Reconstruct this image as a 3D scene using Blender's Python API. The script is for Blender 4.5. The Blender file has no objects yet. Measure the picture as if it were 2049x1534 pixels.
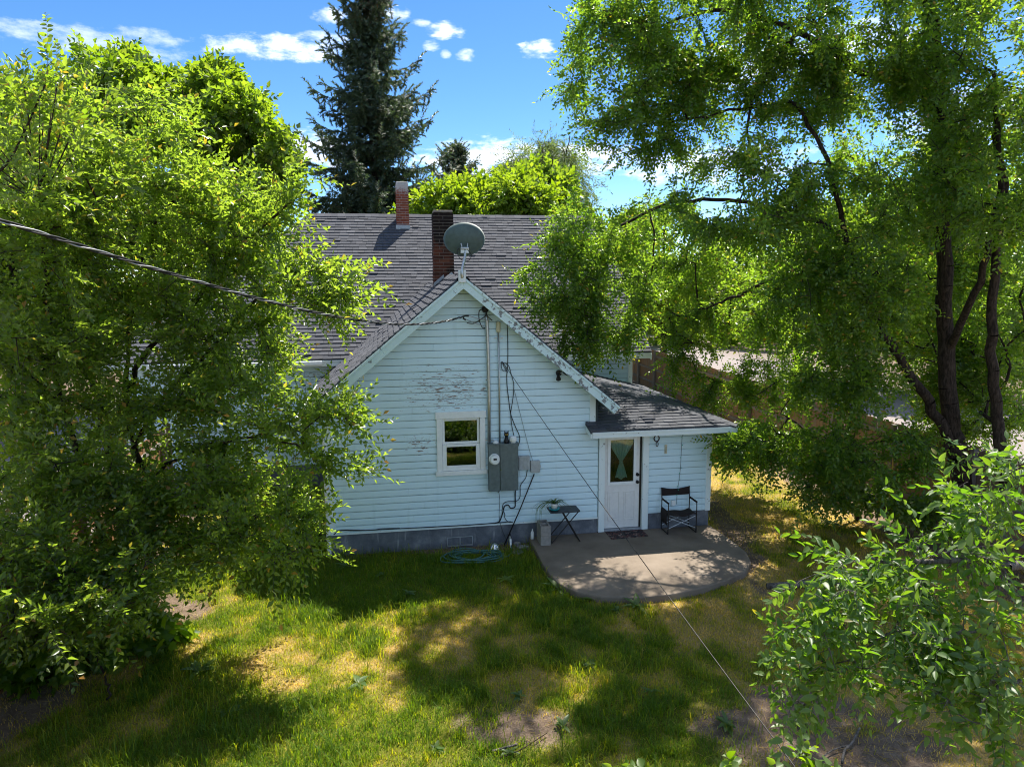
import bpy, math, random
import numpy as np
from mathutils import Matrix, Vector
SC = bpy.context.scene
COL = SC.collection
R = math.radians
# ------------------------------------------------------------------ camera
CAM = np.array([0.0, -13.65, 5.24]); FPX = 1447.0; PW, PH = 2049, 1534
_y, _p, _r = R(10.0), R(8.27), R(-0.28)
FW = np.array([math.sin(_y)*math.cos(_p), math.cos(_y)*math.cos(_p), -math.sin(_p)])
_rt = np.array([math.cos(_y), -math.sin(_y), 0.0]); _up = np.cross(_rt, FW)
RT = math.cos(_r)*_rt + math.sin(_r)*_up; UP = -math.sin(_r)*_rt + math.cos(_r)*_up
def ray(x, y): return FW + (x-PW/2)/FPX*RT - (y-PH/2)/FPX*UP
def atY(x, y, Y=0.0): d = ray(x, y); return CAM + d*(Y-CAM[1])/d[1]
def atZ(x, y, Z=0.0): d = ray(x, y); return CAM + d*(Z-CAM[2])/d[2]
def atD(x, y, D): return CAM + ray(x, y)*D
cam = bpy.data.objects.new('camera', bpy.data.cameras.new('camera')); COL.objects.link(cam)
cam.data.sensor_width = 36.0; cam.data.lens = FPX/PW*36.0
cam.data.clip_start = 0.05; cam.data.clip_end = 3000
cam.matrix_world = Matrix(((RT[0], UP[0], -FW[0], CAM[0]), (RT[1], UP[1], -FW[1], CAM[1]), (RT[2], UP[2], -FW[2], CAM[2]), (0, 0, 0, 1)))
SC.camera = cam
# ------------------------------------------------------------------ light and exposure
SUN_DIR = Vector((-0.78, -0.92, -2.18)).normalized()      # the way the light travels
sun = bpy.data.objects.new('sun', bpy.data.lights.new('sun', 'SUN')); COL.objects.link(sun)
sun.data.energy = 4.5; sun.data.angle = R(0.55); sun.data.color = (1.0, 0.94, 0.85)
sun.rotation_euler = SUN_DIR.to_track_quat('-Z', 'Y').to_euler(); sun.location = (10, 12, 30)
SC.view_settings.view_transform = 'Standard'; SC.view_settings.look = 'None'
SC.view_settings.gamma = 1.0; SC.view_settings.use_curve_mapping = False
SC.view_settings.exposure = 1.32
SC.cycles.max_bounces = 9; SC.cycles.diffuse_bounces = 6; SC.cycles.glossy_bounces = 3
SC.cycles.transmission_bounces = 5; SC.cycles.transparent_max_bounces = 8
SC.cycles.use_denoising = True; SC.cycles.filter_width = 1.05
SC.cycles.sample_clamp_indirect = 6.0

class NT:
    """small helper for writing node trees"""
    def __init__(s, tree): s.t = tree; s.n = tree.nodes; s.l = tree.links; s.n.clear()
    def put(s, sock, v):
        if isinstance(v, bpy.types.NodeSocket): s.l.new(v, sock)
        elif v is not None:
            if isinstance(v, (tuple, list)) and len(v) == 3 and sock.type == 'RGBA': v = (*v, 1)
            sock.default_value = v
    def new(s, typ, ins=None, **kw):
        n = s.n.new(typ)
        for k, v in kw.items(): setattr(n, k, v)
        for k, v in (ins or {}).items(): s.put(n.inputs[k], v)
        return n
    def math(s, op, a, b=None, c=None, clamp=False):
        n = s.n.new('ShaderNodeMath'); n.operation = op; n.use_clamp = clamp
        for i, v in enumerate((a, b, c)):
            if v is not None: s.put(n.inputs[i], v)
        return n.outputs[0]
    def mix(s, f, a, b, mode='MIX'):
        n = s.n.new('ShaderNodeMix'); n.data_type = 'RGBA'; n.blend_type = mode
        s.put(n.inputs[0], f); s.put(n.inputs[6], a); s.put(n.inputs[7], b); return n.outputs[2]
    def ramp(s, f, stops, interp='LINEAR'):
        n = s.n.new('ShaderNodeValToRGB'); s.put(n.inputs[0], f); cr = n.color_ramp; cr.interpolation = interp
        while len(cr.elements) < len(stops): cr.elements.new(0.5)
        for e, (p, c) in zip(cr.elements, stops):
            e.position = p; e.color = (*c, 1) if len(c) == 3 else c
        return n.outputs[0]
    def noise(s, vec, scale, detail=4, rough=0.55, out='Fac', dist=0.0):
        n = s.new('ShaderNodeTexNoise', {'Scale': scale, 'Detail': detail, 'Roughness': rough, 'Distortion': dist})
        if vec is not None: s.put(n.inputs['Vector'], vec)
        return n.outputs[out]
    def mapping(s, vec, scale=(1, 1, 1), loc=(0, 0, 0)):
        n = s.new('ShaderNodeMapping'); s.put(n.inputs['Vector'], vec); n.inputs['Scale'].default_value = scale; n.inputs['Location'].default_value = loc
        return n.outputs[0]
    def step(s, v, lo, hi):
        n = s.new('ShaderNodeMapRange', interpolation_type='SMOOTHSTEP'); s.put(n.inputs[0], v)
        n.inputs[1].default_value = lo; n.inputs[2].default_value = hi; return n.outputs[0]

# ------------------------------------------------------------------ sky with scattered clouds
W = bpy.data.worlds.new('World'); SC.world = W; W.use_nodes = True
t = NT(W.node_tree)
sky = t.new('ShaderNodeTexSky', sky_type='NISHITA', sun_disc=False, sun_elevation=math.asin(-SUN_DIR.z), sun_rotation=math.atan2(0.78, 0.92))
sky.air_density = 0.6; sky.dust_density = 0.1; sky.ozone_density = 2.0; sky.altitude = 0
tc = t.new('ShaderNodeTexCoord').outputs['Generated']
sep = t.new('ShaderNodeSeparateXYZ', {0: tc})
az = t.math('ARCTAN2', sep.outputs[0], sep.outputs[1]); el = t.math('ARCSINE', sep.outputs[2])
ae = t.new('ShaderNodeCombineXYZ', {0: az, 1: t.math('MULTIPLY', el, 2.2), 2: 0.0}).outputs[0]
n1 = t.noise(ae, 26.0, 8, 0.62); n2 = t.noise(ae, 7.0, 5, 0.55)
n3 = t.noise(ae, 60.0, 4, 0.6)
wob = t.math('ADD', t.math('MULTIPLY', t.math('SUBTRACT', n1, 0.5), 3.6), t.math('MULTIPLY', t.math('SUBTRACT', n3, 0.5), 1.2))
mask = None
# clouds as (photo pixel, half width, half height, strength)
CLOUDS = [(560, 95, 155, 24, .9), (650, 78, 70, 12, .6), (1078, 98, 46, 17, 1.15), (893, 62, 40, 16, 1.0), (843, 46, 20, 8, .7), (862, 92, 19, 11, .7),
          (932, 110, 20, 13, .65), (892, 110, 11, 9, .5), (658, 33, 34, 14, .75), (792, 28, 30, 12, .8), (180, 82, 170, 22, .45), (300, 78, 60, 18, .4),
          (620, 300, 75, 40, 1.0), (1000, 318, 190, 40, 1.05), (1180, 318, 120, 34, .9), (1500, 130, 120, 50, .8), (1690, 90, 140, 40, .7), (1420, 330, 200, 40, .8), (1950, 240, 150, 60, .7), (-150, 300, 200, 40, .8)]
for (px, py, sx, sy, k) in CLOUDS:
    d = ray(px, py); d = d/np.linalg.norm(d); a0 = math.atan2(d[0], d[1]); e0 = math.asin(d[2])
    u = t.math('DIVIDE', t.math('SUBTRACT', az, a0), sx/FPX); v = t.math('DIVIDE', t.math('SUBTRACT', el, e0), sy/FPX)
    g = t.math('SUBTRACT', 1.0, t.math('ADD', t.math('MULTIPLY', u, u), t.math('MULTIPLY', v, v)))
    g = t.math('MULTIPLY', t.step(t.math('ADD', g, wob), 0.0, 1.35), k)
    mask = g if mask is None else t.math('MAXIMUM', mask, g)
outside = t.step(t.math('ABSOLUTE', t.math('SUBTRACT', az, R(10))), 0.66, 0.85)      # denser clouds added out of view to lift the fill light
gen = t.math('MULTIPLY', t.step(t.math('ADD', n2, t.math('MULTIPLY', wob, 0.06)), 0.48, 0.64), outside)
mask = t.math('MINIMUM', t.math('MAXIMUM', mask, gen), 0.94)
hsv = t.new('ShaderNodeHueSaturation', {'Saturation': 1.24, 'Value': 1.0, 'Color': sky.outputs[0]})
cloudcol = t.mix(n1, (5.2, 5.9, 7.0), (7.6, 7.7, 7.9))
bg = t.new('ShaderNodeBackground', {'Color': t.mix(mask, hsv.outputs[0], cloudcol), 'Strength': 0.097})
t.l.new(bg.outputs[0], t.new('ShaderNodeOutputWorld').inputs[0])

# ------------------------------------------------------------------ mesh helpers
class MB:
    """collects shapes, builds ONE mesh object"""
    def __init__(s): s.v = []; s.f = []; s.m = []
    def add(s, vs, fs, m=0):
        o = len(s.v); s.v += [tuple(map(float, p)) for p in vs]; s.f += [tuple(i+o for i in f) for f in fs]; s.m += [m]*len(fs); return s
    def box(s, x0, x1, y0, y1, z0, z1, m=0):
        return s.add([(x0, y0, z0), (x1, y0, z0), (x1, y1, z0), (x0, y1, z0), (x0, y0, z1), (x1, y0, z1), (x1, y1, z1), (x0, y1, z1)],
                     [(3, 2, 1, 0), (4, 5, 6, 7), (0, 1, 5, 4), (1, 2, 6, 5), (2, 3, 7, 6), (3, 0, 4, 7)], m)
    def prism(s, pts, off, m=0):
        pts = [np.asarray(p, float) for p in pts]; n = len(pts); off = np.asarray(off, float)
        return s.add(pts+[p+off for p in pts], [tuple(range(n))[::-1], tuple(range(n, 2*n))]+[(i, (i+1) % n, (i+1) % n+n, i+n) for i in range(n)], m)
    def beam(s, a, b, w, h, up=(0, 0, 1), m=0):
        a = np.asarray(a, float); b = np.asarray(b, float); d = b-a; d /= np.linalg.norm(d)
        x = np.cross(d, up); x /= np.linalg.norm(x); z = np.cross(x, d)
        c = [(-w/2, -h/2), (w/2, -h/2), (w/2, h/2), (-w/2, h/2)]
        return s.prism([a+x*i+z*j for i, j in c], b-a, m)
    def tube(s, pts, r, n=8, m=0, cap=True):
        pts = [np.asarray(p, float) for p in pts]; k = len(pts); rr = r if hasattr(r, '__len__') else [r]*k
        vs = []; fs = []; ref = None
        for i in range(k):
            d = pts[min(i+1, k-1)]-pts[max(i-1, 0)]; d = d/(np.linalg.norm(d)+1e-9)
            if ref is None: ref = np.array((0, 0, 1.)) if abs(d[2]) < .9 else np.array((1., 0, 0))
            x = np.cross(d, ref); x /= np.linalg.norm(x)+1e-9; y = np.cross(x, d); ref = y
            vs += [pts[i]+rr[i]*(math.cos(2*math.pi*j/n)*x+math.sin(2*math.pi*j/n)*y) for j in range(n)]
        for i in range(k-1):
            fs += [(i*n+j, i*n+(j+1) % n, (i+1)*n+(j+1) % n, (i+1)*n+j) for j in range(n)]
        if cap: fs += [tuple(range(n))[::-1], tuple(range((k-1)*n, k*n))]
        return s.add(vs, fs, m)
    def lathe(s, prof, n=20, c=(0, 0, 0), axis='z', m=0):
        vs = []; k = len(prof); c = np.asarray(c, float)
        for (r, z) in prof:
            for j in range(n):
                a = 2*math.pi*j/n; p = (r*math.cos(a), r*math.sin(a), z)
                if axis == 'y': p = (p[0], p[2], p[1])
                vs.append(c+np.array(p))
        fs = [(i*n+j, i*n+(j+1) % n, (i+1)*n+(j+1) % n, (i+1)*n+j) for i in range(k-1) for j in range(n)]
        fs += [tuple(range(n))[::-1], tuple(range((k-1)*n, k*n))]
        return s.add(vs, fs, m)
    def mesh(s, name):
        me = bpy.data.meshes.new(name); me.from_pydata(s.v, [], s.f); me.polygons.foreach_set('material_index', s.m); me.update(); return me
    def build(s, name, mat, parent=None, smooth=False, bevel=0.0):
        me = s.mesh(name)
        o = link(name, me, mat, parent)
        if smooth: me.polygons.foreach_set('use_smooth', [True]*len(me.polygons))
        if bevel:
            b = o.modifiers.new('bevel', 'BEVEL'); b.width = bevel; b.segments = 2; b.limit_method = 'ANGLE'
        return o
WLOC = {}
def link(name, me, mat, parent=None):
    o = bpy.data.objects.new(name, me); COL.objects.link(o)
    if me is not None and mat is not None and not me.materials:
        for x in (mat if isinstance(mat, (list, tuple)) else [mat]): me.materials.append(x)
    if parent is not None:
        o.parent = parent
        o.matrix_parent_inverse = Matrix.Translation(-WLOC.get(parent.name, Vector((0, 0, 0))))      # vertices are given in world space
    return o
def tag(o, label, cat, group=None, kind=None):
    o['label'] = label; o['category'] = cat
    if group: o['group'] = group
    if kind: o['kind'] = kind
    return o
def thing(name, label, cat, loc=(0, 0, 0), group=None):
    o = bpy.data.objects.new(name, None); COL.objects.link(o); o.location = Vector([float(c) for c in loc]); o.empty_display_size = .2; WLOC[o.name] = o.location.copy()
    return tag(o, label, cat, group)
def struct(o): o['kind'] = 'structure'; return o
def stuff(o): o['kind'] = 'stuff'; return o
def trimesh(name, V, F, mat, parent=None, attrs=None, matidx=None, smooth=False):
    """big triangle mesh from numpy arrays"""
    me = bpy.data.meshes.new(name); nv, nf = len(V), len(F)
    me.vertices.add(nv); me.vertices.foreach_set('co', np.ascontiguousarray(V, dtype=np.float32).ravel())
    me.loops.add(nf*3); me.loops.foreach_set('vertex_index', np.ascontiguousarray(F, dtype=np.int32).ravel())
    me.polygons.add(nf); me.polygons.foreach_set('loop_start', np.arange(0, nf*3, 3, dtype=np.int32))
    if matidx is not None: me.polygons.foreach_set('material_index', np.ascontiguousarray(matidx, dtype=np.int32))
    if smooth: me.polygons.foreach_set('use_smooth', np.ones(nf, bool))
    me.update(calc_edges=True)
    for k, a in (attrs or {}).items():
        at = me.attributes.new(k, 'FLOAT', 'POINT'); at.data.foreach_set('value', np.ascontiguousarray(a, dtype=np.float32))
    return link(name, me, mat, parent)

# ------------------------------------------------------------------ materials
def material(name, fn):
    m = bpy.data.materials.new(name); m.use_nodes = True; t = NT(m.node_tree); sh = fn(t)
    o = t.new('ShaderNodeOutputMaterial'); t.l.new(sh if isinstance(sh, bpy.types.NodeSocket) else sh.outputs[0], o.inputs[0]); return m
def pbr(t, col, rough=.6, spec=.4, metal=0.0, bump=None, bstr=.3, bdist=.01, **kw):
    n = t.new('ShaderNodeBsdfPrincipled', {'Base Color': col, 'Roughness': rough, 'Specular IOR Level': spec, 'Metallic': metal})
    for k, v in kw.items(): t.put(n.inputs[k], v)
    if bump is not None: t.l.new(t.new('ShaderNodeBump', {'Strength': bstr, 'Distance': bdist, 'Height': bump}).outputs[0], n.inputs['Normal'])
    return n
def P(t): return t.new('ShaderNodeNewGeometry').outputs['Position']
def ORND(t): return t.new('ShaderNodeObjectInfo').outputs['Random']
def plain(name, col, rough=.55, spec=.4, metal=0.0, var=.12, scale=14):
    def fn(t):
        n = t.noise(P(t), scale, 5); a = tuple(c*(1-var*1.6) for c in col); b = tuple(min(1, c*(1+var)) for c in col)
        return pbr(t, t.ramp(n, [(.3, a), (.7, b)]), t.math('ADD', rough-.08, t.math('MULTIPLY', n, .16)), spec, metal, n, .15)
    return material(name, fn)
def attr(t, n): return t.new('ShaderNodeAttribute', attribute_name=n).outputs['Fac']

def f_siding(t):
    p = P(t); s = t.new('ShaderNodeSeparateXYZ', {0: p})
    grain = t.noise(t.mapping(p, (3, 3, 60)), 4.0, 5, .6)
    col = t.mix(t.noise(p, .9, 3), (.585, .765, .80), (.655, .815, .84))
    col = t.mix(t.math('MULTIPLY', t.step(grain, .55, .8), .35), col, (.38, .53, .55))
    # grime streaks
    col = t.mix(t.math('MULTIPLY', t.step(t.noise(t.mapping(p, (9, 9, .8)), 1.0, 4), .56, .75), .25), col, (.42, .57, .56))
    # flaked paint, thickest over and beside the window
    def spot(cx, cz, rx, rz):
        a = t.math('DIVIDE', t.math('SUBTRACT', s.outputs[0], cx), rx); b = t.math('DIVIDE', t.math('SUBTRACT', s.outputs[2], cz), rz)
        return t.math('MULTIPLY', t.math('SUBTRACT', 1.0, t.math('ADD', t.math('MULTIPLY', a, a), t.math('MULTIPLY', b, b))), 1.0, clamp=True)
    where = t.math('ADD', spot(1.15, 3.15, 1.35, .80), t.math('ADD', spot(.65, 2.1, .55, .35), spot(-1.5, 2.6, 1.2, .8)))
    fl = t.noise(t.mapping(p, (2.6, 2.6, 17), (3.1, 0, 1.7)), 2.2, 7, .66)
    fl2 = t.noise(t.mapping(p, (5, 5, 20), (9.1, 0, 4.7)), 3.0, 6, .7)
    thr = t.math('SUBTRACT', .735, t.math('MULTIPLY', where, .195))
    m = t.math('MULTIPLY', t.math('SUBTRACT', fl, thr), 45, clamp=True)
    m2 = t.math('MULTIPLY', t.math('SUBTRACT', fl2, t.math('SUBTRACT', .755, t.math('MULTIPLY', where, .165))), 45, clamp=True)
    m = t.math('MAXIMUM', m, m2)
    wood = t.mix(t.noise(t.mapping(p, (8, 8, 90)), 3.0, 4), (.11, .065, .04), (.34, .25, .18))
    col = t.mix(m, col, wood)
    h = t.math('SUBTRACT', t.math('MULTIPLY', grain, .25), m)
    return pbr(t, col, .55, .35, bump=h, bstr=.35, bdist=.004)
def f_trim(t):
    p = P(t); g = t.noise(t.mapping(p, (1, 1, 1)), 3.0, 3)
    col = t.mix(g, (.68, .77, .74), (.80, .86, .82))
    m = t.math('MULTIPLY', t.math('SUBTRACT', t.noise(p, 11, 7, .68), .63), 30, clamp=True)
    col = t.mix(t.math('MULTIPLY', m, .8), col, (.22, .20, .18))
    return pbr(t, col, .5, .35, bump=t.math('SUBTRACT', 1.0, m), bstr=.3, bdist=.003)
def f_rake(t):
    p = P(t); g = t.noise(p, 3.0, 3); s = t.new('ShaderNodeSeparateXYZ', {0: p})
    col = t.mix(g, (.54, .72, .72), (.68, .82, .81))
    amt = t.step(s.outputs[0], .9, 2.0)
    th = t.math('SUBTRACT', .63, t.math('MULTIPLY', amt, .09))
    m = t.math('MULTIPLY', t.math('SUBTRACT', t.noise(p, 9.0, 7, .7), th), 40, clamp=True)
    col = t.mix(t.math('MULTIPLY', m, .9), col, (.15, .15, .15))
    return pbr(t, col, .55, .3, bump=t.math('SUBTRACT', 1.0, m), bstr=.35, bdist=.003)
def f_shingle(t):
    p = P(t); v = attr(t, 'v'); r = t.math('FRACT', t.math('ADD', v, ORND(t)))
    n = t.noise(p, 90, 3, .6); big = t.noise(p, 1.1, 4)
    col = t.ramp(r, [(0, (.048, .051, .061)), (.3, (.058, .062, .072)), (.6, (.068, .072, .083)), (.85, (.086, .090, .102)), (1, (.060, .061, .066))])
    col = t.mix(t.math('MULTIPLY', t.step(n, .4, .75), .45), col, (.135, .137, .145))
    col = t.mix(t.math('MULTIPLY', t.step(big, .5, .72), .3), col, (.11, .11, .113))
    return pbr(t, col, .9, .25, bump=n, bstr=.5, bdist=.004)
def f_found(t):
    p = P(t); n = t.noise(p, 3.2, 6, .65); st = t.noise(t.mapping(p, (7, 7, 1.1)), 1.6, 5, .6); f = t.noise(p, 40, 4)
    col = t.ramp(n, [(.3, (.075, .085, .10)), (.55, (.15, .16, .175)), (.75, (.27, .28, .285))])
    col = t.mix(t.math('MULTIPLY', t.step(st, .58, .74), .5), col, (.40, .41, .41))
    return pbr(t, col, .9, .2, bump=t.math('ADD', n, t.math('MULTIPLY', f, .4)), bstr=.5, bdist=.012)
def f_concrete(t):
    p = P(t); n = t.noise(p, 1.6, 6, .6); f = t.noise(p, 60, 4, .6); st = t.noise(p, 4.5, 6, .65)
    col = t.ramp(n, [(.3, (.145, .115, .085)), (.6, (.21, .17, .13)), (.8, (.25, .205, .16))])
    col = t.mix(t.math('MULTIPLY', t.step(st, .56, .78), .35), col, (.17, .15, .13))
    col = t.mix(t.math('MULTIPLY', t.step(f, .55, .8), .22), col, (.34, .30, .26))
    return pbr(t, col, .9, .25, bump=t.math('ADD', f, st), bstr=.3, bdist=.004)
def f_brick(t):
    p = P(t); r = ORND(t); n = t.noise(p, 18, 5, .65); s = t.new('ShaderNodeSeparateXYZ', {0: p})
    col = t.ramp(r, [(0, (.055, .020, .014)), (.35, (.125, .038, .022)), (.7, (.075, .027, .018)), (1, (.16, .058, .033))])
    soot = t.math('MULTIPLY', t.step(t.math('ADD', t.noise(p, 3.2, 5), t.math('MULTIPLY', t.math('SUBTRACT', s.outputs[2], 6.0), .16)), .40, .56), .93)
    col = t.mix(soot, col, (.012, .010, .010))
    return pbr(t, col, .9, .2, bump=n, bstr=.6, bdist=.006)
def f_brick2(t):
    p = P(t); r = ORND(t); n = t.noise(p, 20, 5, .65); s = t.new('ShaderNodeSeparateXYZ', {0: p})
    col = t.ramp(r, [(0, (.20, .055, .030)), (.5, (.27, .080, .045)), (1, (.17, .048, .030))])
    w = t.math('MULTIPLY', t.step(t.math('ADD', t.math('MULTIPLY', n, .9), t.math('MULTIPLY', t.math('SUBTRACT', s.outputs[2], 7.75), 1.5)), .42, .75), .85)
    col = t.mix(w, col, (.52, .50, .49))
    return pbr(t, col, .9, .2, bump=n, bstr=.5, bdist=.005)
def f_wood(c1, c2, gry=.5):
    def fn(t):
        p = P(t); r = ORND(t)
        off = t.new('ShaderNodeVectorMath', {0: p, 1: t.new('ShaderNodeCombineXYZ', {0: t.math('MULTIPLY', r, 37.0), 2: t.math('MULTIPLY', r, 11.0)}).outputs[0]}, operation='ADD').outputs[0]
        g = t.noise(t.mapping(off, (16, 16, 1.2)), 2.2, 6, .6, dist=.6); k = t.noise(off, 1.3, 4)
        col = t.mix(g, c1, c2)
        col = t.mix(t.math('MULTIPLY', t.step(t.math('ADD', t.math('MULTIPLY', k, .7), t.math('MULTIPLY', r, .4)), .45, .8), gry), col, (.20, .18, .16))
        return pbr(t, col, .8, .2, bump=g, bstr=.4, bdist=.004)
    return fn
def f_bark(c1, c2):
    def fn(t):
        p = P(t); w = t.noise(t.mapping(p, (1, 1, .28)), 26, 6, .7, dist=.4); k = t.noise(p, 3, 4)
        col = t.mix(t.step(w, .36, .68), c1, c2); col = t.mix(t.math('MULTIPLY', k, .35), col, tuple(.5*(a+b) for a, b in zip(c1, c2)))
        return pbr(t, col, .9, .2, bump=w, bstr=.9, bdist=.03)
    return fn
def f_leaf(dark, mid, light, dead, trans, tmix=.5, rough=.38, deadpos=.95, under=.35):
    def fn(t):
        v = attr(t, 'v')
        col = t.ramp(v, [(0, dark), (.45, mid), (.82, light), (deadpos, light), (min(deadpos+.01, .995), dead), (1, dead)])
        col = t.mix(t.math('MULTIPLY', t.new('ShaderNodeNewGeometry').outputs['Backfacing'], under), col, (.15, .19, .11))
        tcol = t.mix(1.0, t.mix(.5, col, mid), (*trans, 1), 'MULTIPLY')
        pb = pbr(t, col, rough, .45)
        tr = t.new('ShaderNodeBsdfTranslucent', {'Color': tcol})
        mx = t.new('ShaderNodeMixShader', {0: tmix, 1: pb.outputs[0], 2: tr.outputs[0]}); return mx
    return fn
def f_glass(t):
    fr = t.new('ShaderNodeFresnel', {'IOR': 1.55})
    gl = t.new('ShaderNodeBsdfGlossy', {'Color': (1, 1, 1), 'Roughness': .012}); tr = t.new('ShaderNodeBsdfTransparent', {'Color': (.80, .84, .82)})
    return t.new('ShaderNodeMixShader', {0: t.math('MULTIPLY', fr.outputs[0], 1.5, clamp=True), 1: tr.outputs[0], 2: gl.outputs[0]})
def f_ground(t):
    p = P(t); g = attr(t, 'green'); d = attr(t, 'dirt'); gr = attr(t, 'gravel')
    n = t.noise(p, 5, 6, .65); f = t.noise(p, 45, 5, .65)
    straw = t.ramp(f, [(.28, (.14, .10, .035)), (.52, (.33, .24, .085)), (.75, (.50, .37, .16))])
    green = t.ramp(f, [(.3, (.055, .070, .008)), (.6, (.14, .150, .016)), (.8, (.24, .22, .04))])
    dirt = t.ramp(t.math('ADD', t.math('MULTIPLY', n, .5), t.math('MULTIPLY', f, .5)), [(.32, (.060, .042, .030)), (.52, (.16, .115, .080)), (.7, (.30, .235, .175))])
    grav = t.ramp(t.noise(p, 14, 6, .7), [(.3, (.20, .175, .16)), (.6, (.30, .265, .25)), (.8, (.38, .345, .33))])
    col = t.mix(t.step(t.math('ADD', g, t.math('MULTIPLY', t.math('SUBTRACT', f, .5), .5)), .2, .8), straw, green)
    col = t.mix(t.step(t.math('ADD', d, t.math('MULTIPLY', t.math('SUBTRACT', f, .5), .7)), .35, .65), col, dirt)
    col = t.mix(gr, col, grav)
    return pbr(t, col, .95, .15, bump=t.math('ADD', f, n), bstr=.7, bdist=.03)
def f_mat(t):
    p = P(t); v = t.new('ShaderNodeTexVoronoi', {'Vector': p, 'Scale': 9.0}); n = t.noise(p, 16, 4, .6, dist=1.5)
    return pbr(t, t.mix(t.step(n, .5, .56), (.03, .032, .035), t.mix(t.step(v.outputs[0], .2, .5), (.26, .20, .17), (.16, .07, .06))), .95, .1, bump=n, bstr=.5)
def f_curtain(t):
    p = P(t); n = t.noise(t.mapping(p, (60, 60, 4)), 1.0, 3)
    col = t.ramp(n, [(.3, (.28, .55, .44)), (.7, (.55, .80, .68))])
    a = t.new('ShaderNodeBsdfTranslucent', {'Color': (.3, .55, .45)})
    return t.new('ShaderNodeMixShader', {0: .3, 1: pbr(t, col, .8, .2).outputs[0], 2: a.outputs[0]})
M = {k: material(k, f) for k, f in dict(siding=f_siding, trim=f_trim, rake=f_rake, shingle=f_shingle, foundation=f_found, concrete=f_concrete, brick=f_brick, brick_weathered=f_brick2,
     fence_wood=f_wood((.15, .085, .045), (.38, .245, .14), .5), rail_wood=f_wood((.13, .11, .095), (.30, .27, .24), .5), left_wood=f_wood((.12, .055, .022), (.36, .19, .075), .3),
     bark=f_bark((.010, .007, .005), (.070, .050, .036)), bark_grey=f_bark((.05, .042, .035), (.24, .215, .19)), glass=f_glass, ground=f_ground, door_mat=f_mat, curtain=f_curtain).items()}
for k, a in dict(white=((.82, .82, .77), .45), door_paint=((.74, .72, .66), .5), panel_grey=((.13, .165, .165), .45, .5, .3), steel=((.52, .54, .53), .38, .5, .85), dark_metal=((.02, .017, .015), .45, .5, .3),
                 black=((.008, .008, .009), .5), dish=((.075, .115, .112), .5), box_grey=((.40, .42, .40), .6), teal=((.02, .30, .34), .25, .5), pot=((.75, .73, .66), .4), rust=((.055, .028, .018), .8),
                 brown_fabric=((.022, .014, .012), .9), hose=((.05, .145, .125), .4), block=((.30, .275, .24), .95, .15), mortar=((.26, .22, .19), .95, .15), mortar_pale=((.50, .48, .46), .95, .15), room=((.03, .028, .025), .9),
                 yellow_wood=((.55, .33, .07), .55), orange_wood=((.40, .16, .05), .6), stone=((.25, .24, .23), .9), chrome=((.8, .82, .82), .08, .5, 1.0), cream=((.62, .57, .38), .5),
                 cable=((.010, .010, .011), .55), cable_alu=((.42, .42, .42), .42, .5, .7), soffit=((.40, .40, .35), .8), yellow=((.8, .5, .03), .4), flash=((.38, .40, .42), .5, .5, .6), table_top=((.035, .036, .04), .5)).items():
    M[k] = plain(k, *a)
M['white'] = plain('white', (.80, .82, .78), .45, .4, 0, .04); M['door_paint'] = plain('door_paint', (.74, .73, .68), .5, .4, 0, .04)
def f_bulb(t): return pbr(t, (.02, .45, .28), .15, .6)
M['bulb'] = material('bulb', f_bulb)
M['leaf_elm'] = material('leaf_elm', f_leaf((.042, .080, .014), (.080, .125, .018), (.130, .165, .030), (.27, .13, .04), (4.3, 4.3, 1.1), .54, .27, .965))
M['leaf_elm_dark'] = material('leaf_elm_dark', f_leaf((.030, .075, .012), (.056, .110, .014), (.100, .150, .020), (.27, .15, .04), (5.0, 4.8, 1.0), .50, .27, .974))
M['leaf_near'] = material('leaf_near', f_leaf((.034, .090, .014), (.052, .115, .016), (.095, .155, .020), (.24, .16, .03), (4.2, 3.9, .9), .45, .42, .985))
M['leaf_maple'] = material('leaf_maple', f_leaf((.034, .080, .006), (.065, .130, .008), (.115, .170, .012), (.13, .17, .02), (4.6, 4.0, .8), .48, .45))
M['leaf_lime'] = material('leaf_lime', f_leaf((.070, .14, .006), (.11, .19, .008), (.165, .235, .012), (.20, .25, .03), (3.4, 3.0, .7), .48, .45))
M['leaf_willow'] = material('leaf_willow', f_leaf((.045, .075, .020), (.075, .115, .030), (.12, .16, .05), (.14, .15, .06), (3.0, 3.0, 1.6), .4, .5))
M['needles'] = material('needles', f_leaf((.026, .048, .030), (.046, .078, .044), (.080, .112, .052), (.16, .10, .05), (2.2, 2.2, 1.2), .25, .5, .90))
def f_grass(t):
    v = attr(t, 'v')
    col = t.ramp(v, [(0, (.055, .115, .007)), (.3, (.130, .190, .008)), (.58, (.225, .235, .014)), (.82, (.30, .245, .055)), (1, (.42, .33, .14))])
    tcol = t.mix(1.0, col, (3.8, 3.2, 1.0, 1), 'MULTIPLY')
    tr = t.new('ShaderNodeBsdfTranslucent', {'Color': tcol})
    return t.new('ShaderNodeMixShader', {0: .45, 1: pbr(t, col, .55, .3).outputs[0], 2: tr.outputs[0]})
M['grass'] = material('grass', f_grass)

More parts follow.
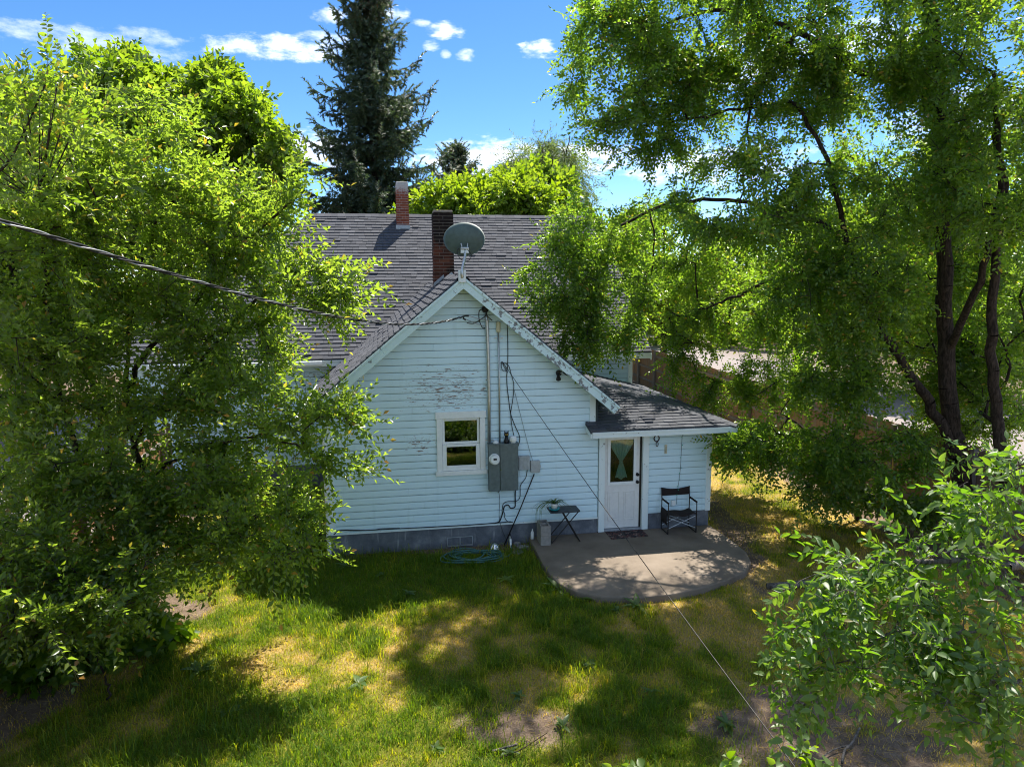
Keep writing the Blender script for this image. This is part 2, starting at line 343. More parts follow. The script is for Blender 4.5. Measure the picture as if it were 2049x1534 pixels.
# ------------------------------------------------------------------ ground
rng = np.random.default_rng(7)
_LAT = rng.random((8, 64, 64))
def vnoise(x, y, s, k=0):
    x = np.asarray(x)/s+1000; y = np.asarray(y)/s+1000; xi = np.floor(x).astype(int); yi = np.floor(y).astype(int); fx = x-xi; fy = y-yi
    fx = fx*fx*(3-2*fx); fy = fy*fy*(3-2*fy); L = _LAT[k]
    g = lambda i, j: L[i % 64, j % 64]
    return (g(xi, yi)*(1-fx)+g(xi+1, yi)*fx)*(1-fy)+(g(xi, yi+1)*(1-fx)+g(xi+1, yi+1)*fx)*fy
def fbm(x, y, s, k=0): return (vnoise(x, y, s, k)+.5*vnoise(x, y, s/2.1, (k+1) % 8)+.25*vnoise(x, y, s/4.3, (k+2) % 8))/1.75
def fence_x(y): return 11.5+.047*y
def sstep(a, b, x): q = np.clip((x-a)/(b-a), 0, 1); return q*q*(3-2*q)
def blob(x, y, px, py, rx, ry): c = atZ(px, py); return np.exp(-((x-c[0])/rx)**2-((y-c[1])/ry)**2)
def seg_d(x, y, a, b):
    a = atZ(*a); b = atZ(*b); d = b-a; u = np.clip(((x-a[0])*d[0]+(y-a[1])*d[1])/(d[0]**2+d[1]**2), 0, 1)
    return np.hypot(x-a[0]-u*d[0], y-a[1]-u*d[1])
def dirt_mask(x, y):
    n = fbm(x, y, .55, 3); x = x+.9*(fbm(x, y, .7, 1)-.5); y = y+.8*(fbm(x, y, .6, 2)-.5)
    d = .85*blob(x, y, 1010, 1450, .7, .42)+1.0*blob(x, y, 1690, 1490, 1.5, .75)+.9*blob(x, y, 1560, 1400, .7, .45)+.75*blob(x, y, 1500, 1440, .5, .4)
    d = d+np.exp(-(seg_d(x, y, (1430, 1010), (1510, 1120))/.38)**2)*.95+np.exp(-(seg_d(x, y, (1500, 1120), (1540, 1210))/.25)**2)*.6
    d = d+sstep(2.2, .9, fence_x(y)-x)*.95+1.0*blob(x, y, 350, 1225, .55, .5)+.8*blob(x, y, 250, 1230, .9, .8)
    d = d+sstep(-.62, -.25, y)*sstep(.5, 1.5, x)*sstep(2.95, 2.75, x)*1.0+sstep(-.3, -.1, y)*(y < .3)*(x > -1.2)*(x < 2)*.5
    d = d+.75*sstep(-3.6, -4.6, x)
    return np.clip(d*(.35+1.25*n), 0, 1)
def green_mask(x, y):
    n = fbm(x, y, 1.3, 0); n2 = fbm(x, y, .32, 4)
    g = .67+.95*(n-.5)+1.25*(n2-.5)
    g = g+.42*np.exp(-((y+.9)/1.1)**2)*sstep(3.2, 2.4, x)+.35*blob(x, y, 780, 1210, 1.4, .7)+.30*blob(x, y, 900, 1450, 1.0, .8)+.2*blob(x, y, 560, 1500, 1.2, 1.0)
    g = g-.28*blob(x, y, 660, 1370, .7, .3)-.25*blob(x, y, 780, 1330, .5, .25)-.25*blob(x, y, 330, 1430, .7, .5)-.34*sstep(3.6, 5.6, x)
    return np.clip(g, 0, 1)
def gravel_mask(x, y):
    return np.clip(sstep(.25, .8, x-fence_x(y))*sstep(14, 10, x-fence_x(y))+sstep(-6.0, -6.5, x)*sstep(-13, -12, x)*(y > -6)+0, 0, 1)
def warp(n, lim, c):
    u = np.linspace(-1, 1, n); return c+lim[0]*u+np.sign(u)*lim[1]*np.clip((np.abs(u)-.7)/.3, 0, 1)**3
gx = warp(260, (15, 900), 3.0); gy = warp(260, (15, 900), 0.0)
X, Y = np.meshgrid(gx, gy, indexing='ij'); near = np.exp(-((X-3)/18)**2-(Y/18)**2)
Z = (fbm(X, Y, 2.0, 5)-.5)*.07*near*sstep(.15, .7, np.abs(Y+.0)+(X < -1.4)+(X > 6.8)) - .01
V = np.stack([X, Y, Z], -1).reshape(-1, 3); I = np.arange(260*260).reshape(260, 260)
q = np.stack([I[:-1, :-1], I[1:, :-1], I[1:, 1:], I[:-1, 1:]], -1).reshape(-1, 4)
F = np.concatenate([q[:, [0, 1, 2]], q[:, [0, 2, 3]]])
fx, fy = V[:, 0], V[:, 1]
ground = struct(trimesh('ground', V, F, M['ground'], attrs={'green': green_mask(fx, fy), 'dirt': dirt_mask(fx, fy), 'gravel': gravel_mask(fx, fy)}, smooth=True))

# patio slab: flat against the house, curved towards the yard
pc = [(2.72, -.02), (2.72, -.3), (2.72, -.8), (2.70, -1.4), (2.72, -1.9), (2.80, -2.35), (3.0, -2.68), (3.35, -2.92), (3.9, -3.08), (4.5, -3.06), (5.1, -2.92), (5.7, -2.68), (6.15, -2.42), (6.45, -2.05), (6.6, -1.6), (6.62, -1.1), (6.60, -.5), (6.58, -.02)]
pm = MB(); pm.prism([(x, y, -.1) for x, y in pc], (0, 0, .22))
patio = struct(pm.build('patio', M['concrete'], bevel=.025))

# ------------------------------------------------------------------ the house
house = thing('house', 'old white clapboard house with steep grey shingle roof and flaking paint', 'house', (1.45, 2.5, 0))
EX = .133; Z0 = .44
AX, APZ, SL = 1.45, 5.30, .833           # wing ridge x, roof plane height over the facade, slope
XL, XR = -1.10, 4.05
def roofz(x): return APZ-.10-SL*abs(x-AX)
def wall_mesh(name, poly, y0, y1, mat):
    return MB().prism([(x, y0, z) for x, z in poly], (0, y1-y0, 0)).build(name, mat, house)
M['shadow_board'] = plain('shadow_board', (.05, .065, .065), .9)
# wing front wall, pieced round the window and the porch door openings
WX0, WX1, WZ0, WZ1 = 1.03, 1.77, 1.58, 2.60
fw_ = MB(); T = .14
fw_.box(XL, WX0, .012, T, 0.3, 3.0); fw_.box(WX1, XR+.1, .012, T, 0.3, 3.0); fw_.box(WX0, WX1, .012, T, .3, WZ0); fw_.box(WX0, WX1, .012, T, WZ1, 3.0)
fw_.prism([(XL, .012, 3.0), (XR, .012, 3.0), (XR, .012, roofz(XR)), (AX, .012, roofz(AX)), (XL, .012, roofz(XL))], (0, T-.012, 0))
wall = fw_.build('front_wall', M['shadow_board'], house)
rb = random.Random(3)
def board(x0, x1, z0, z1, y, parent, clip=None, mat='siding', face=-1):
    """one drop-siding board: bottom edge proud, thin groove above"""
    z1 -= .009; y = y+rb.uniform(-.003, .002); z0 += rb.uniform(-.0025, .0025)
    if clip:
        a0, a1 = max(x0, clip(z0)[0]), min(x1, clip(z0)[1]); b0, b1 = max(x0, clip(z1)[0]), min(x1, clip(z1)[1])
    else: a0, a1, b0, b1 = x0, x1, x0, x1
    if a1-a0 < .05: return
    if b1 < b0: b0 = b1 = .5*(a0+a1)
    m = MB(); zz = z0+.022
    f = lambda zc: (a0+(b0-a0)*(zc-z0)/(z1-z0), a1+(b1-a1)*(zc-z0)/(z1-z0))
    zu = z1-.03
    rows = [(z0, y+.012), (z0, y-.017), (zz, y-.021), (zu, y-.015), (z1, y-.006), (z1, y+.012)]
    vs = []
    for z, yy in rows:
        l, r_ = f(z); vs += [(l, yy, z), (r_, yy, z)]
    n = len(rows); fs = [(2*i, 2*i+1, 2*i+3, 2*i+2) for i in range(n-1)]+[(2*n-2, 2*n-1, 1, 0), tuple(range(0, 2*n, 2))[::-1], tuple(range(1, 2*n, 2))]
    m.add(vs, fs); return m.build('siding_board', M[mat], parent)
def gclip(z):
    h = (roofz(AX)-z)/SL-.02; return AX-h, AX+h
for k in range(0, 40):
    z0 = Z0+EX*k; z1 = z0+EX
    if z0 > roofz(AX)-.12: break
    j = rb.uniform(-1.2, 1.2)
    xr = XR+.10 if z0 < 2.3 else XR
    if z1 > WZ0 and z0 < WZ1:
        board(XL, WX0-.06, z0, z1, 0, wall, gclip); board(WX1+.06, xr, z0, z1, 0, wall, gclip)
    else:
        sp = 1.5+j
        board(XL, sp-.001, z0, z1, 0, wall, gclip); board(sp+.001, xr, z0, z1, 0, wall, gclip)
# wing side walls
MB().box(XL, XL+.12, T, 5.1, .3, roofz(XL)).build('side_wall', M['siding'], house)
MB().box(XR-.12, XR-.004, T, 5.1, .3, roofz(XR)).build('side_wall', M['siding'], house)
# foundation and its drip board
fnd = MB().box(XL-.02, 4.158, -.005, .3, -.3, .405).build('foundation', M['foundation'], house)
MB().box(XL-.02, 4.157, -.034, .0, .405, .437).build('drip_board', M['trim'], house, bevel=.004)
vent = MB(); vent.box(1.10, 1.60, -.030, -.006, .025, .05); vent.box(1.10, 1.60, -.022, -.006, .20, .215); vent.box(1.09, 1.11, -.022, -.006, .05, .2); vent.box(1.585, 1.605, -.022, -.006, .05, .2); vent.box(1.34, 1.36, -.022, -.006, .05, .2)
vent.build('foundation_vent', M['flash'], house)
# corner boards
MB().box(XL-.045, XL+.075, -.036, .10, .437, roofz(XL)-.02).build('corner_board', M['trim'], house, bevel=.004)
MB().box(XR-.085, XR+.035, -.034, .10, 2.36, roofz(XR)-.04).build('corner_board', M['trim'], house, bevel=.004)
# window
win = MB()
win.box(.93, 1.035, -.055, .10, 1.56, 2.585); win.box(1.765, 1.87, -.055, .10, 1.56, 2.585)
win.box(.91, 1.89, -.060, .10, 2.587, 2.72); win.box(.90, 1.90, -.085, .10, 1.475, 1.557)
win = win.build('window', M['white'], house, bevel=.006)
s1 = MB(); y0, y1 = -.012, .03
s1.box(1.04, 1.085, y0, y1, 2.08, 2.58); s1.box(1.715, 1.76, y0, y1, 2.08, 2.58); s1.box(1.086, 1.714, y0, y1, 2.535, 2.58); s1.box(1.086, 1.714, y0, y1, 2.08, 2.125)
s1.build('upper_sash', M['white'], win, bevel=.004)
s2 = MB(); y0, y1 = -.036, -.014
s2.box(1.04, 1.115, y0, y1, 1.562, 2.078); s2.box(1.685, 1.76, y0, y1, 1.562, 2.078); s2.box(1.116, 1.684, y0, y1, 1.562, 1.66); s2.box(1.116, 1.684, y0, y1, 2.03, 2.078)
s2.build('lower_sash', M['white'], win, bevel=.004)
MB().box(1.08, 1.72, .006, .012, 2.12, 2.54).build('pane', M['glass'], win); MB().box(1.11, 1.69, -.026, -.020, 1.655, 2.035).build('pane', M['glass'], win)
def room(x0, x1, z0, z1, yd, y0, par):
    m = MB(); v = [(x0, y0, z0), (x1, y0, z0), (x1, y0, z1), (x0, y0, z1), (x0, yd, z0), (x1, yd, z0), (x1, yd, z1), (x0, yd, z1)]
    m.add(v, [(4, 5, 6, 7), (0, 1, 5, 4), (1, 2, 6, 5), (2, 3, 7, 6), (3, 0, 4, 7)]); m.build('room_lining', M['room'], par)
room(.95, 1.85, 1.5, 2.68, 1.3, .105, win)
# ---- porch (lean-to with hipped roof)
PX0, PX1 = 4.16, 6.55
pf = MB(); pf.box(5.20, PX1, .012, .13, .3, 2.28); pf.box(4.14, 5.20, .012, .13, 2.16, 2.28); pf.box(PX1-.13, PX1, .13, 5.0, .3, 2.28)
pwall = pf.build('porch_wall', M['shadow_board'], house)
for k in range(0, 14): board(5.205, PX1-.07, Z0+EX*k, Z0+EX*(k+1), .004, pwall)
for k in range(0, 14):        # right hand side of the porch
    z0 = Z0+EX*k; MB().add([(PX1, .1, z0), (PX1+.02, .1, z0), (PX1+.006, .1, z0+EX-.006), (PX1, .1, z0+EX-.006), (PX1, 5, z0), (PX1+.02, 5, z0), (PX1+.006, 5, z0+EX-.006), (PX1, 5, z0+EX-.006)],
              [(0, 1, 2, 3), (7, 6, 5, 4), (1, 5, 6, 2), (0, 4, 5, 1), (2, 6, 7, 3)]).build('siding_board', M['siding'], pwall)
MB().box(5.222, PX1+.01, -.006, .3, -.3, .43).build('foundation', M['foundation'], house)
MB().box(PX1-.12, PX1+.01, .3, 5, -.3, .43).build('foundation', M['foundation'], house)
MB().box(PX1-.075, PX1+.035, -.030, .09, .432, 2.22).build('corner_board', M['trim'], house, bevel=.004)
MB().box(4.162, 4.285, -.060, .13, .125, 2.16).build('door_jamb', M['trim'], house, bevel=.005)
MB().box(5.085, 5.215, -.060, .13, .125, 2.16).build('door_jamb', M['trim'], house, bevel=.005)
MB().box(4.287, 5.083, -.05, .14, .118, .160).build('threshold', M['flash'], house, bevel=.004)
door = MB(); dy0, dy1 = .03, .075; lx0, lx1, lz0, lz1 = 4.40, 4.935, 1.115, 2.03
door.box(4.295, lx0, dy0, dy1, .168, 2.155); door.box(lx1, 5.045, dy0, dy1, .168, 2.155); door.box(lx0, lx1, dy0, dy1, .168, lz0); door.box(lx0, lx1, dy0, dy1, lz1, 2.155)
door = door.build('door', M['door_paint'], house)
MB().box(5.046, 5.083, .02, .13, .162, 2.155).build('door_edge', M['dark_metal'], door)
lf = MB(); lf.box(lx0-.035, lx0+.022, .012, .029, lz0-.04, lz1+.04); lf.box(lx1-.022, lx1+.035, .012, .029, lz0-.04, lz1+.04); lf.box(lx0+.0225, lx1-.0225, .012, .029, lz0-.04, lz0+.022); lf.box(lx0+.0225, lx1-.0225, .012, .029, lz1-.022, lz1+.04)
lf.build('glass_frame', M['white'], door, bevel=.005)
MB().box(lx0, lx1, .045, .050, lz0, lz1).build('pane', M['glass'], door)
for x0 in (4.375, 4.71):
    pn = MB(); zz0, zz1 = .33, .94; x1 = x0+.25
    for a in ((x0, x0+.02, zz0, zz1), (x1-.02, x1, zz0, zz1), (x0+.021, x1-.021, zz0, zz0+.02), (x0+.021, x1-.021, zz1-.02, zz1)): pn.box(a[0], a[1], .018, .0295, a[2], a[3])
    pn.box(x0+.045, x1-.045, .021, .0292, zz0+.045, zz1-.045)
    pn.build('door_panel', M['door_paint'], door, bevel=.006)
for z in (1.12, 1.275):
    MB().lathe([(.0, -.045), (.026, -.045), (.032, -.03), (.026, -.012), (.034, .0), (.034, .012)], 16, (4.995, .012, z), 'y').build('door_knob', M['black'], door, smooth=True)
# curtain tied in the middle
cm = MB(); NU, NV = 40, 28; vs = []
for j in range(NV+1):
    v = j/NV; z = 1.985-v*.80; tie = .56
    if v < tie: w = .275*(1-(v/tie))**1.0+.022; 
    else: w = .022+.115*((v-tie)/(1-tie))**.75
    for i in range(NU+1):
        u = i/NU*2-1; sagz = 0 if v < .98 else -.02*math.cos(u*5)
        yy = .085+.014*math.sin(u*17+v*3)*(.35+.65*min(1, w/.12))
        vs.append((4.668+u*w+.012*(v-.5), yy, z+sagz+(.012*abs(u) if v > .9 else 0)))
cm.add(vs, [(j*(NU+1)+i, j*(NU+1)+i+1, (j+1)*(NU+1)+i+1, (j+1)*(NU+1)+i) for j in range(NV) for i in range(NU)])
cm.build('curtain', M['curtain'], door, smooth=True)
MB().tube([(4.668+.036*math.cos(a), .085+.03*math.sin(a), 1.535) for a in np.linspace(0, 6.28, 14)], .009, 6, cap=False).build('curtain_tie', M['curtain'], door)
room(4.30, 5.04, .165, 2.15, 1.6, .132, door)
# ---- main body
MY0, MXL, MXR, MEZ = 5.0, -6.2, 6.55, 3.22
mw = MB(); mw.box(MXL, XL+.02, MY0, MY0+.14, .2, MEZ); mw.box(XR-.05, MXR, MY0, MY0+.14, .2, MEZ); mw.box(MXR-.14, MXR, MY0+.14, 13.2, .2, MEZ); mw.box(MXL, MXL+.14, MY0+.14, 13.2, .2, MEZ); mw.box(MXL, MXR, 13.2, 13.34, .2, MEZ)
mwall = mw.build('main_wall', M['shadow_board'], house)
for k in range(21):
    z0 = .55+EX*k
    if z0 > 3.1: break
    board(MXL, -2.2+.1*(k % 3), z0, z0+EX, MY0-.01, mwall); board(-2.19+.1*(k % 3), XL-.01, z0, z0+EX, MY0-.01, mwall)
    if z0 > 2.0: board(XR+.01, MXR, z0, z0+EX, MY0-.01, mwall)
MB().box(MXL, XL, MY0-.02, MY0+.2, -.3, .54).build('foundation', M['foundation'], house)
MB().box(MXR-.07, MXR+.05, MY0-.05, MY0+.1, 2.2, MEZ).build('corner_board', M['trim'], house, bevel=.004)
MB().box(MXL-.02, MXL+.1, MY0-.05, MY0+.1, .5, MEZ).build('corner_board', M['trim'], house, bevel=.004)
MB().box(-3.42, -3.32, MY0-.06, MY0-.022, .5, 2.7).build('window_casing', M['trim'], house)
MB().box(-2.6, -2.5, MY0-.06, MY0-.022, .9, 2.7).build('window_casing', M['trim'], house)
# ---- roofs
RY, RZ, REX = 9.2, 7.17, 4.55                 # main ridge y, z and front eave y
EZ = RZ-SL*(RY-REX); RXL, RXR = -2.08, 6.98; EXL = RXL-(RY-REX)
rf = MB()
def slab(m, pts, th=.05):
    pts = [np.array(p, float) for p in pts]; n = np.cross(pts[1]-pts[0], pts[2]-pts[0]); n /= np.linalg.norm(n); n = n if n[2] > 0 else -n
    m.prism([p-n*(th+.012) for p in pts], n*th)
BY = 2*RY-REX
slab(rf, [(EXL, REX, EZ), (RXR, REX, EZ), (RXR, RY, RZ), (RXL, RY, RZ)]); slab(rf, [(EXL, BY, EZ), (RXR, BY, EZ), (RXR, RY, RZ), (RXL, RY, RZ)]); slab(rf, [(EXL, REX, EZ), (EXL, BY, EZ), (RXL, RY, RZ)])
WYF, WYB = -.33, 5.6+.9
WEL, WER = AX-3.02, AX+3.02; WEZ = APZ-SL*3.02
for sg, xe in ((-1, WEL), (1, WER)): slab(rf, [(AX, WYF, APZ), (AX, WYB+.5, APZ), (xe, WYB, WEZ), (xe, WYF, WEZ)], .045)
PEZ, PEY, PEX, PXL = 2.30, -.42, 6.93, 3.88; PS = .25; TB = 5.0-PEY; hx = PEX-4.06
slab(rf, [(PXL, PEY, PEZ), (PEX, PEY, PEZ), (4.06, PEY+hx, PEZ+PS*hx), (4.06, -.02, PEZ+PS*(.4)), (PXL, -.02, PEZ+PS*.4)], .04)
slab(rf, [(PEX, PEY, PEZ), (PEX, 5.0, PEZ), (4.06, 5.0, PEZ+PS*hx), (4.06, PEY+hx, PEZ+PS*hx)], .04)
roof = rf.build('roof', M['shingle'], house)
ROOFS = []                                         # shingles: (corner list, random)
def clip2(poly, a, b, c):                          # keep a*u+b*v<=c
    out = []
    for i in range(len(poly)):
        p, q = poly[i], poly[(i+1) % len(poly)]; dp, dq = a*p[0]+b*p[1]-c, a*q[0]+b*q[1]-c
        if dp <= 0: out.append(p)
        if dp*dq < 0: k = dp/(dp-dq); out.append((p[0]+k*(q[0]-p[0]), p[1]+k*(q[1]-p[1])))
    return out
rs = random.Random(11)
def shingle(O, U, Vv, wid, hgt, cons, ex=.135, tw=(.15, .30), thick=.019):
    O, U, Vv = (np.array(a, float) for a in (O, U, Vv)); U /= np.linalg.norm(U); Vv /= np.linalg.norm(Vv); N = np.cross(U, Vv); N = N if N[2] > 0 else -N
    nrow = int(hgt/ex)+1
    for r_ in range(nrow):
        v0 = r_*ex; u = -rs.uniform(0, .3)
        while u < wid:
            w = rs.uniform(*tw); u1 = u+w-.004; dv = rs.uniform(-.006, .006); sk = rs.uniform(-.004, .004)
            poly = [(u, v0+dv), (u1, v0+dv+sk), (u1, v0+ex+.02), (u, v0+ex+.02)]
            for c in [(-1, 0, 0), (1, 0, wid), (0, 1, hgt)]+cons:
                poly = clip2(poly, *c)
                if len(poly) < 3: break
            if len(poly) >= 3:
                lift = thick*(rs.uniform(.75, 1.35) if rs.random() > .03 else 2.2)
                lo = [O+U*p[0]+Vv*p[1]-N*.012 for p in poly]
                hi = [O+U*p[0]+Vv*p[1]+N*(lift*(1-(p[1]-v0)/ex*.9)) for p in poly]
                ROOFS.append((lo, hi, N))
            u += w
sl = lambda run, rise: math.hypot(run, rise)
H = sl(RY-REX, RZ-EZ); c45 = (RY-REX)/H
shingle((EXL, REX, EZ), (1, 0, 0), (0, RY-REX, RZ-EZ), RXR-EXL, H, [(-1, c45, 0)])                     # main front slope, hip at its left end
H2 = sl(3.02, APZ-WEZ); LW = WYB-WYF
shingle((WEL, WYF, WEZ), (0, 1, 0), (3.02, 0, APZ-WEZ), LW, H2, [])
shingle((WER, WYF, WEZ), (0, 1, 0), (-3.02, 0, APZ-WEZ), LW, H2, [])
Hp = sl(hx, PS*hx); cp = hx/Hp
shingle((PXL, PEY, PEZ), (1, 0, 0), (0, 1, PS), .18, .41, [])
shingle((4.06, PEY, PEZ), (1, 0, 0), (0, 1, PS), PEX-4.06, Hp, [(1, cp, PEX-4.06)])
shingle((PEX, PEY, PEZ), (0, 1, 0), (-1, 0, PS), TB, Hp, [(-1, cp, 0)])
def cap_run(a, b, w, step=.15):                     # hip and ridge caps
    a, b = np.array(a, float), np.array(b, float); d = b-a; L = np.linalg.norm(d); d /= L; sx = np.cross(d, (0, 0, 1)); sx /= np.linalg.norm(sx); up = np.cross(sx, d)
    k = 0.0
    while k < L-.02:
        k1 = min(L, k+step+.02); p0, p1 = a+d*k, a+d*k1; dr = w[1]
        lo = [p0-sx*w[0]-up*dr, p0+up*.0, p0+sx*w[0]-up*dr, p1+sx*w[0]-up*dr, p1, p1-sx*w[0]-up*dr]
        CAPS.append((lo, up, rs.uniform(.012, .018))); k += step
CAPS = []
cap_run((PEX, PEY, PEZ+.005), (4.45, PEY+PEX-4.45, PEZ+PS*(PEX-4.45)+.005), (.11, .022))
cap_run((EXL, REX, EZ+.005), (RXL, RY, RZ+.005), (.12, .062)); cap_run((RXL, RY, RZ+.012), (RXR, RY, RZ+.012), (.13, .10), .2)
cap_run((AX, WYF, APZ+.012), (AX, WYB-1.2, APZ+.012), (.12, .095), .16)
def shingle_mesh(lo, hi):
    n = len(lo); return lo+hi, [tuple(range(n, 2*n))]+[(i, (i+1) % n, (i+1) % n+n, i+n) for i in range(n)]
def area_on_view(lo, hi, N):
    c = np.mean(hi, 0); d = c-CAM; z = d@FW; px = PW/2+FPX*(d@RT)/z; py = PH/2-FPX*(d@UP)/z
    if not (480 < px < 1490 and 420 < py < 880): return 0
    if px > 1060 and py < 700: return 0
    if N[1] > .0 and N[0] > .3: return 0
    a = .5*np.linalg.norm(np.cross(hi[1]-hi[0], hi[2]-hi[0]))*2; return a*abs(N@d)/np.linalg.norm(d)/z**2
order = sorted(range(len(ROOFS)), key=lambda i: -area_on_view(*ROOFS[i]))
best = set(order[:300]); rest = MB(); restv = []
for i, (lo, hi, N) in enumerate(ROOFS):
    vs, fs = shingle_mesh(lo, hi)
    if i in best: MB().add(vs, fs).build('shingle', M['shingle'], roof)
    else: rest.add(vs, fs); restv += [rs.random()]*len(vs)
for lo, up, th in CAPS:
    lo2 = [p-up*.02 for p in lo]; hi2 = [p+up*th for p in lo]; n = 6
    rest.add(lo2+hi2, [(6, 7, 10, 11), (7, 8, 9, 10)]+[(i, (i+1) % n, (i+1) % n+n, i+n) for i in range(n)]); restv += [rs.random()]*12
ro = stuff(rest.build('shingles', M['shingle'], roof)); at = ro.data.attributes.new('v', 'FLOAT', 'POINT'); at.data.foreach_set('value', restv)
# rake boards, fascias, soffits
def rake(sg, mat='rake'):
    xe = AX+sg*3.04; d = np.array((sg*3.04, 0, -SL*3.04)); n = np.array((SL*sg, 0, 1)); n /= np.linalg.norm(n)
    for (dz0, dz1, ya, yb, nm) in ((-.19, -.028, -.372, -.337, 'rake_board'), (-.060, -.018, -.392, -.373, 'rake_trim')):
        a = np.array((AX, ya, APZ)); b = a+d
        MB().prism([a+(0, 0, dz0*1.3), b+n*dz0, b+n*dz1, a+(0, 0, dz1*1.3)], (0, yb-ya, 0)).build(nm, M[mat], house, bevel=.004)
    a = np.array((AX, -.336, APZ)); b = a+d     # soffit under the overhang
    MB().prism([a-(0, 0, .085*1.3), b-n*.085, b-n*.065, a-(0, 0, .065*1.3)], (0, .33, 0)).build('soffit', M['soffit'], house)
    MB().prism([b-n*.20+(0, .03, 0), b-n*.075+(0, .03, 0), b-n*.075+(sg*.02, .03, 0), b-n*.20+(sg*.02, .03, 0)], (0, 5.1, 0)).build('fascia', M['trim'], house)
rake(-1); rake(1)
def fascia(a, b, h, parent=house):
    a, b = np.array(a, float), np.array(b, float); d = b-a; d /= np.linalg.norm(d); n = np.cross(d, (0, 0, 1))
    MB().prism([a, b, b-(0, 0, h), a-(0, 0, h)], n*.03).build('fascia', M['trim'], parent, bevel=.004)
    MB().prism([a+n*.031+(0, 0, .0), b+n*.031, b+n*.031-(0, 0, .035), a+n*.031-(0, 0, .035)], n*.018).build('fascia_trim', M['trim'], parent)
fascia((PXL+.03, PEY+.03, PEZ-.022), (PEX-.03, PEY+.03, PEZ-.022), .12); fascia((PEX-.03, PEY, PEZ-.022), (PEX-.03, 5.0, PEZ-.022), .12)
MB().prism([(PXL+.0, PEY+.02, PEZ-.03), (PXL+.0, -.04, PEZ+.06), (PXL+.0, -.04, PEZ-.06), (PXL+.0, PEY+.02, PEZ-.14)], (.028, 0, 0)).build('fascia', M['trim'], house)
MB().box(PXL+.03, PEX-.06, PEY+.061, .0, PEZ-.11, PEZ-.095).build('soffit', M['soffit'], house)
fascia((EXL+.04, REX+.04, EZ-.03), (RXR, REX+.04, EZ-.03), .15)
MB().box(EXL+.05, RXR-.02, REX+.08, MY0+.05, EZ-.17, EZ-.15).build('soffit', M['soffit'], house)
MB().prism([(RXR-.02, REX, EZ-.07), (RXR-.02, RY, RZ-.07), (RXR-.02, RY, RZ-.25), (RXR-.02, REX, EZ-.22)], (.03, 0, 0)).build('rake_board', M['trim'], house)
MB().prism([(MXR-.02, MY0, MEZ-.02), (MXR-.02, 2*RY-MY0, MEZ-.02), (MXR-.02, RY, RZ-.3)], (-.1, 0, 0)).build('gable_wall', M['siding'], house)
MB().box(-5.5, XL-.42, REX-.10, REX+.005, EZ-.13, EZ-.04).build('gutter', M['white'], house, bevel=.01)
# gutter and downspout at the wing's left corner
MB().box(WEL-.10, WEL-.005, -.33, 4.5, WEZ-.18, WEZ-.07).build('gutter', M['white'], house, bevel=.01)
ds = MB(); ds.tube([(-1.50, -.06, WEZ-.17), (-1.50, -.06, WEZ-.26), (-1.42, -.08, WEZ-.38), (-1.24, -.085, WEZ-.45), (-1.155, -.085, WEZ-.56), (-1.155, -.085, 1.2), (-1.155, -.085, .05)], .042, 8)
ds.build('downspout', M['white'], house)
# ---- chimneys
def chimney(label, cx, cy, w, z0, z1, bmat, mmat, lean=0.0):
    core = MB().box(cx-w/2+.008, cx+w/2-.008, cy-w/2+.008, cy+w/2-.008, z0, z1-.012).build('chimney', M[mmat], house); core['label'] = label
    hb, t_ = .062, .10; a = (w-t_); L1 = a*.62-.006; L2 = a*.38-.006; rr = random.Random(int(w*1000))
    me = {}
    for nm, L in (('a', L1), ('b', L2)):
        m_ = MB().box(-L/2, L/2, -t_/2, t_/2, -hb/2, hb/2).mesh('brick'); m_.materials.append(M[bmat]); me[nm] = (m_, L)
    z = z0+hb/2; c = 0
    while z < z1:
        for s in range(4):
            u = -w/2+.002; seq = ('a', 'b') if c % 2 == 0 else ('b', 'a')
            for nm in seq:
                mm, L = me[nm]; lx = u+L/2; u += L+.008; ly = -(w/2-t_/2)+rr.uniform(-.004, .004); an = s*math.pi/2
                o = link('brick', mm, None, core); o.location = (cx+lx*math.cos(an)-ly*math.sin(an), cy+lx*math.sin(an)+ly*math.cos(an), z)
                o.rotation_euler = (0, 0, an+rr.uniform(-.012, .012))
        z += hb+.011; c += 1
    return core
c1 = chimney('tall sooty dark brick chimney beside the satellite dish', 1.375, 3.15, .46, 4.95, 6.70, 'brick', 'mortar')
c2 = chimney('red brick chimney with pale weathered top on the main ridge', .645, 8.85, .37, 6.72, 8.06, 'brick_weathered', 'mortar_pale')
MB().box(1.375-.215, 1.375+.215, 3.15-.215, 3.15+.215, 6.70, 6.755).build('chimney_cap', M['mortar'], c1, bevel=.02)
MB().box(.645-.17, .645+.17, 8.85-.17, 8.85+.17, 8.04, 8.09).build('chimney_cap', M['mortar_pale'], c2, bevel=.02)
MB().box(.645-.21, .645+.21, 8.85-.21, 8.85+.19, 6.62, 6.83).build('flashing', M['flash'], c2)
MB().prism([(1.13, 2.90, 5.06), (1.375, 2.90, 5.26), (1.36, 2.90, 5.33), (1.13, 2.90, 5.14)], (0, -.012, 0)).build('flashing', M['flash'], c1)
MB().prism([(1.47, 2.90, 5.33), (1.54, 2.90, 5.39), (1.63, 2.90, 5.28), (1.60, 2.90, 5.26), (1.54, 2.90, 5.33), (1.48, 2.90, 5.29)], (0, -.012, 0)).build('flashing', M['flash'], c1)

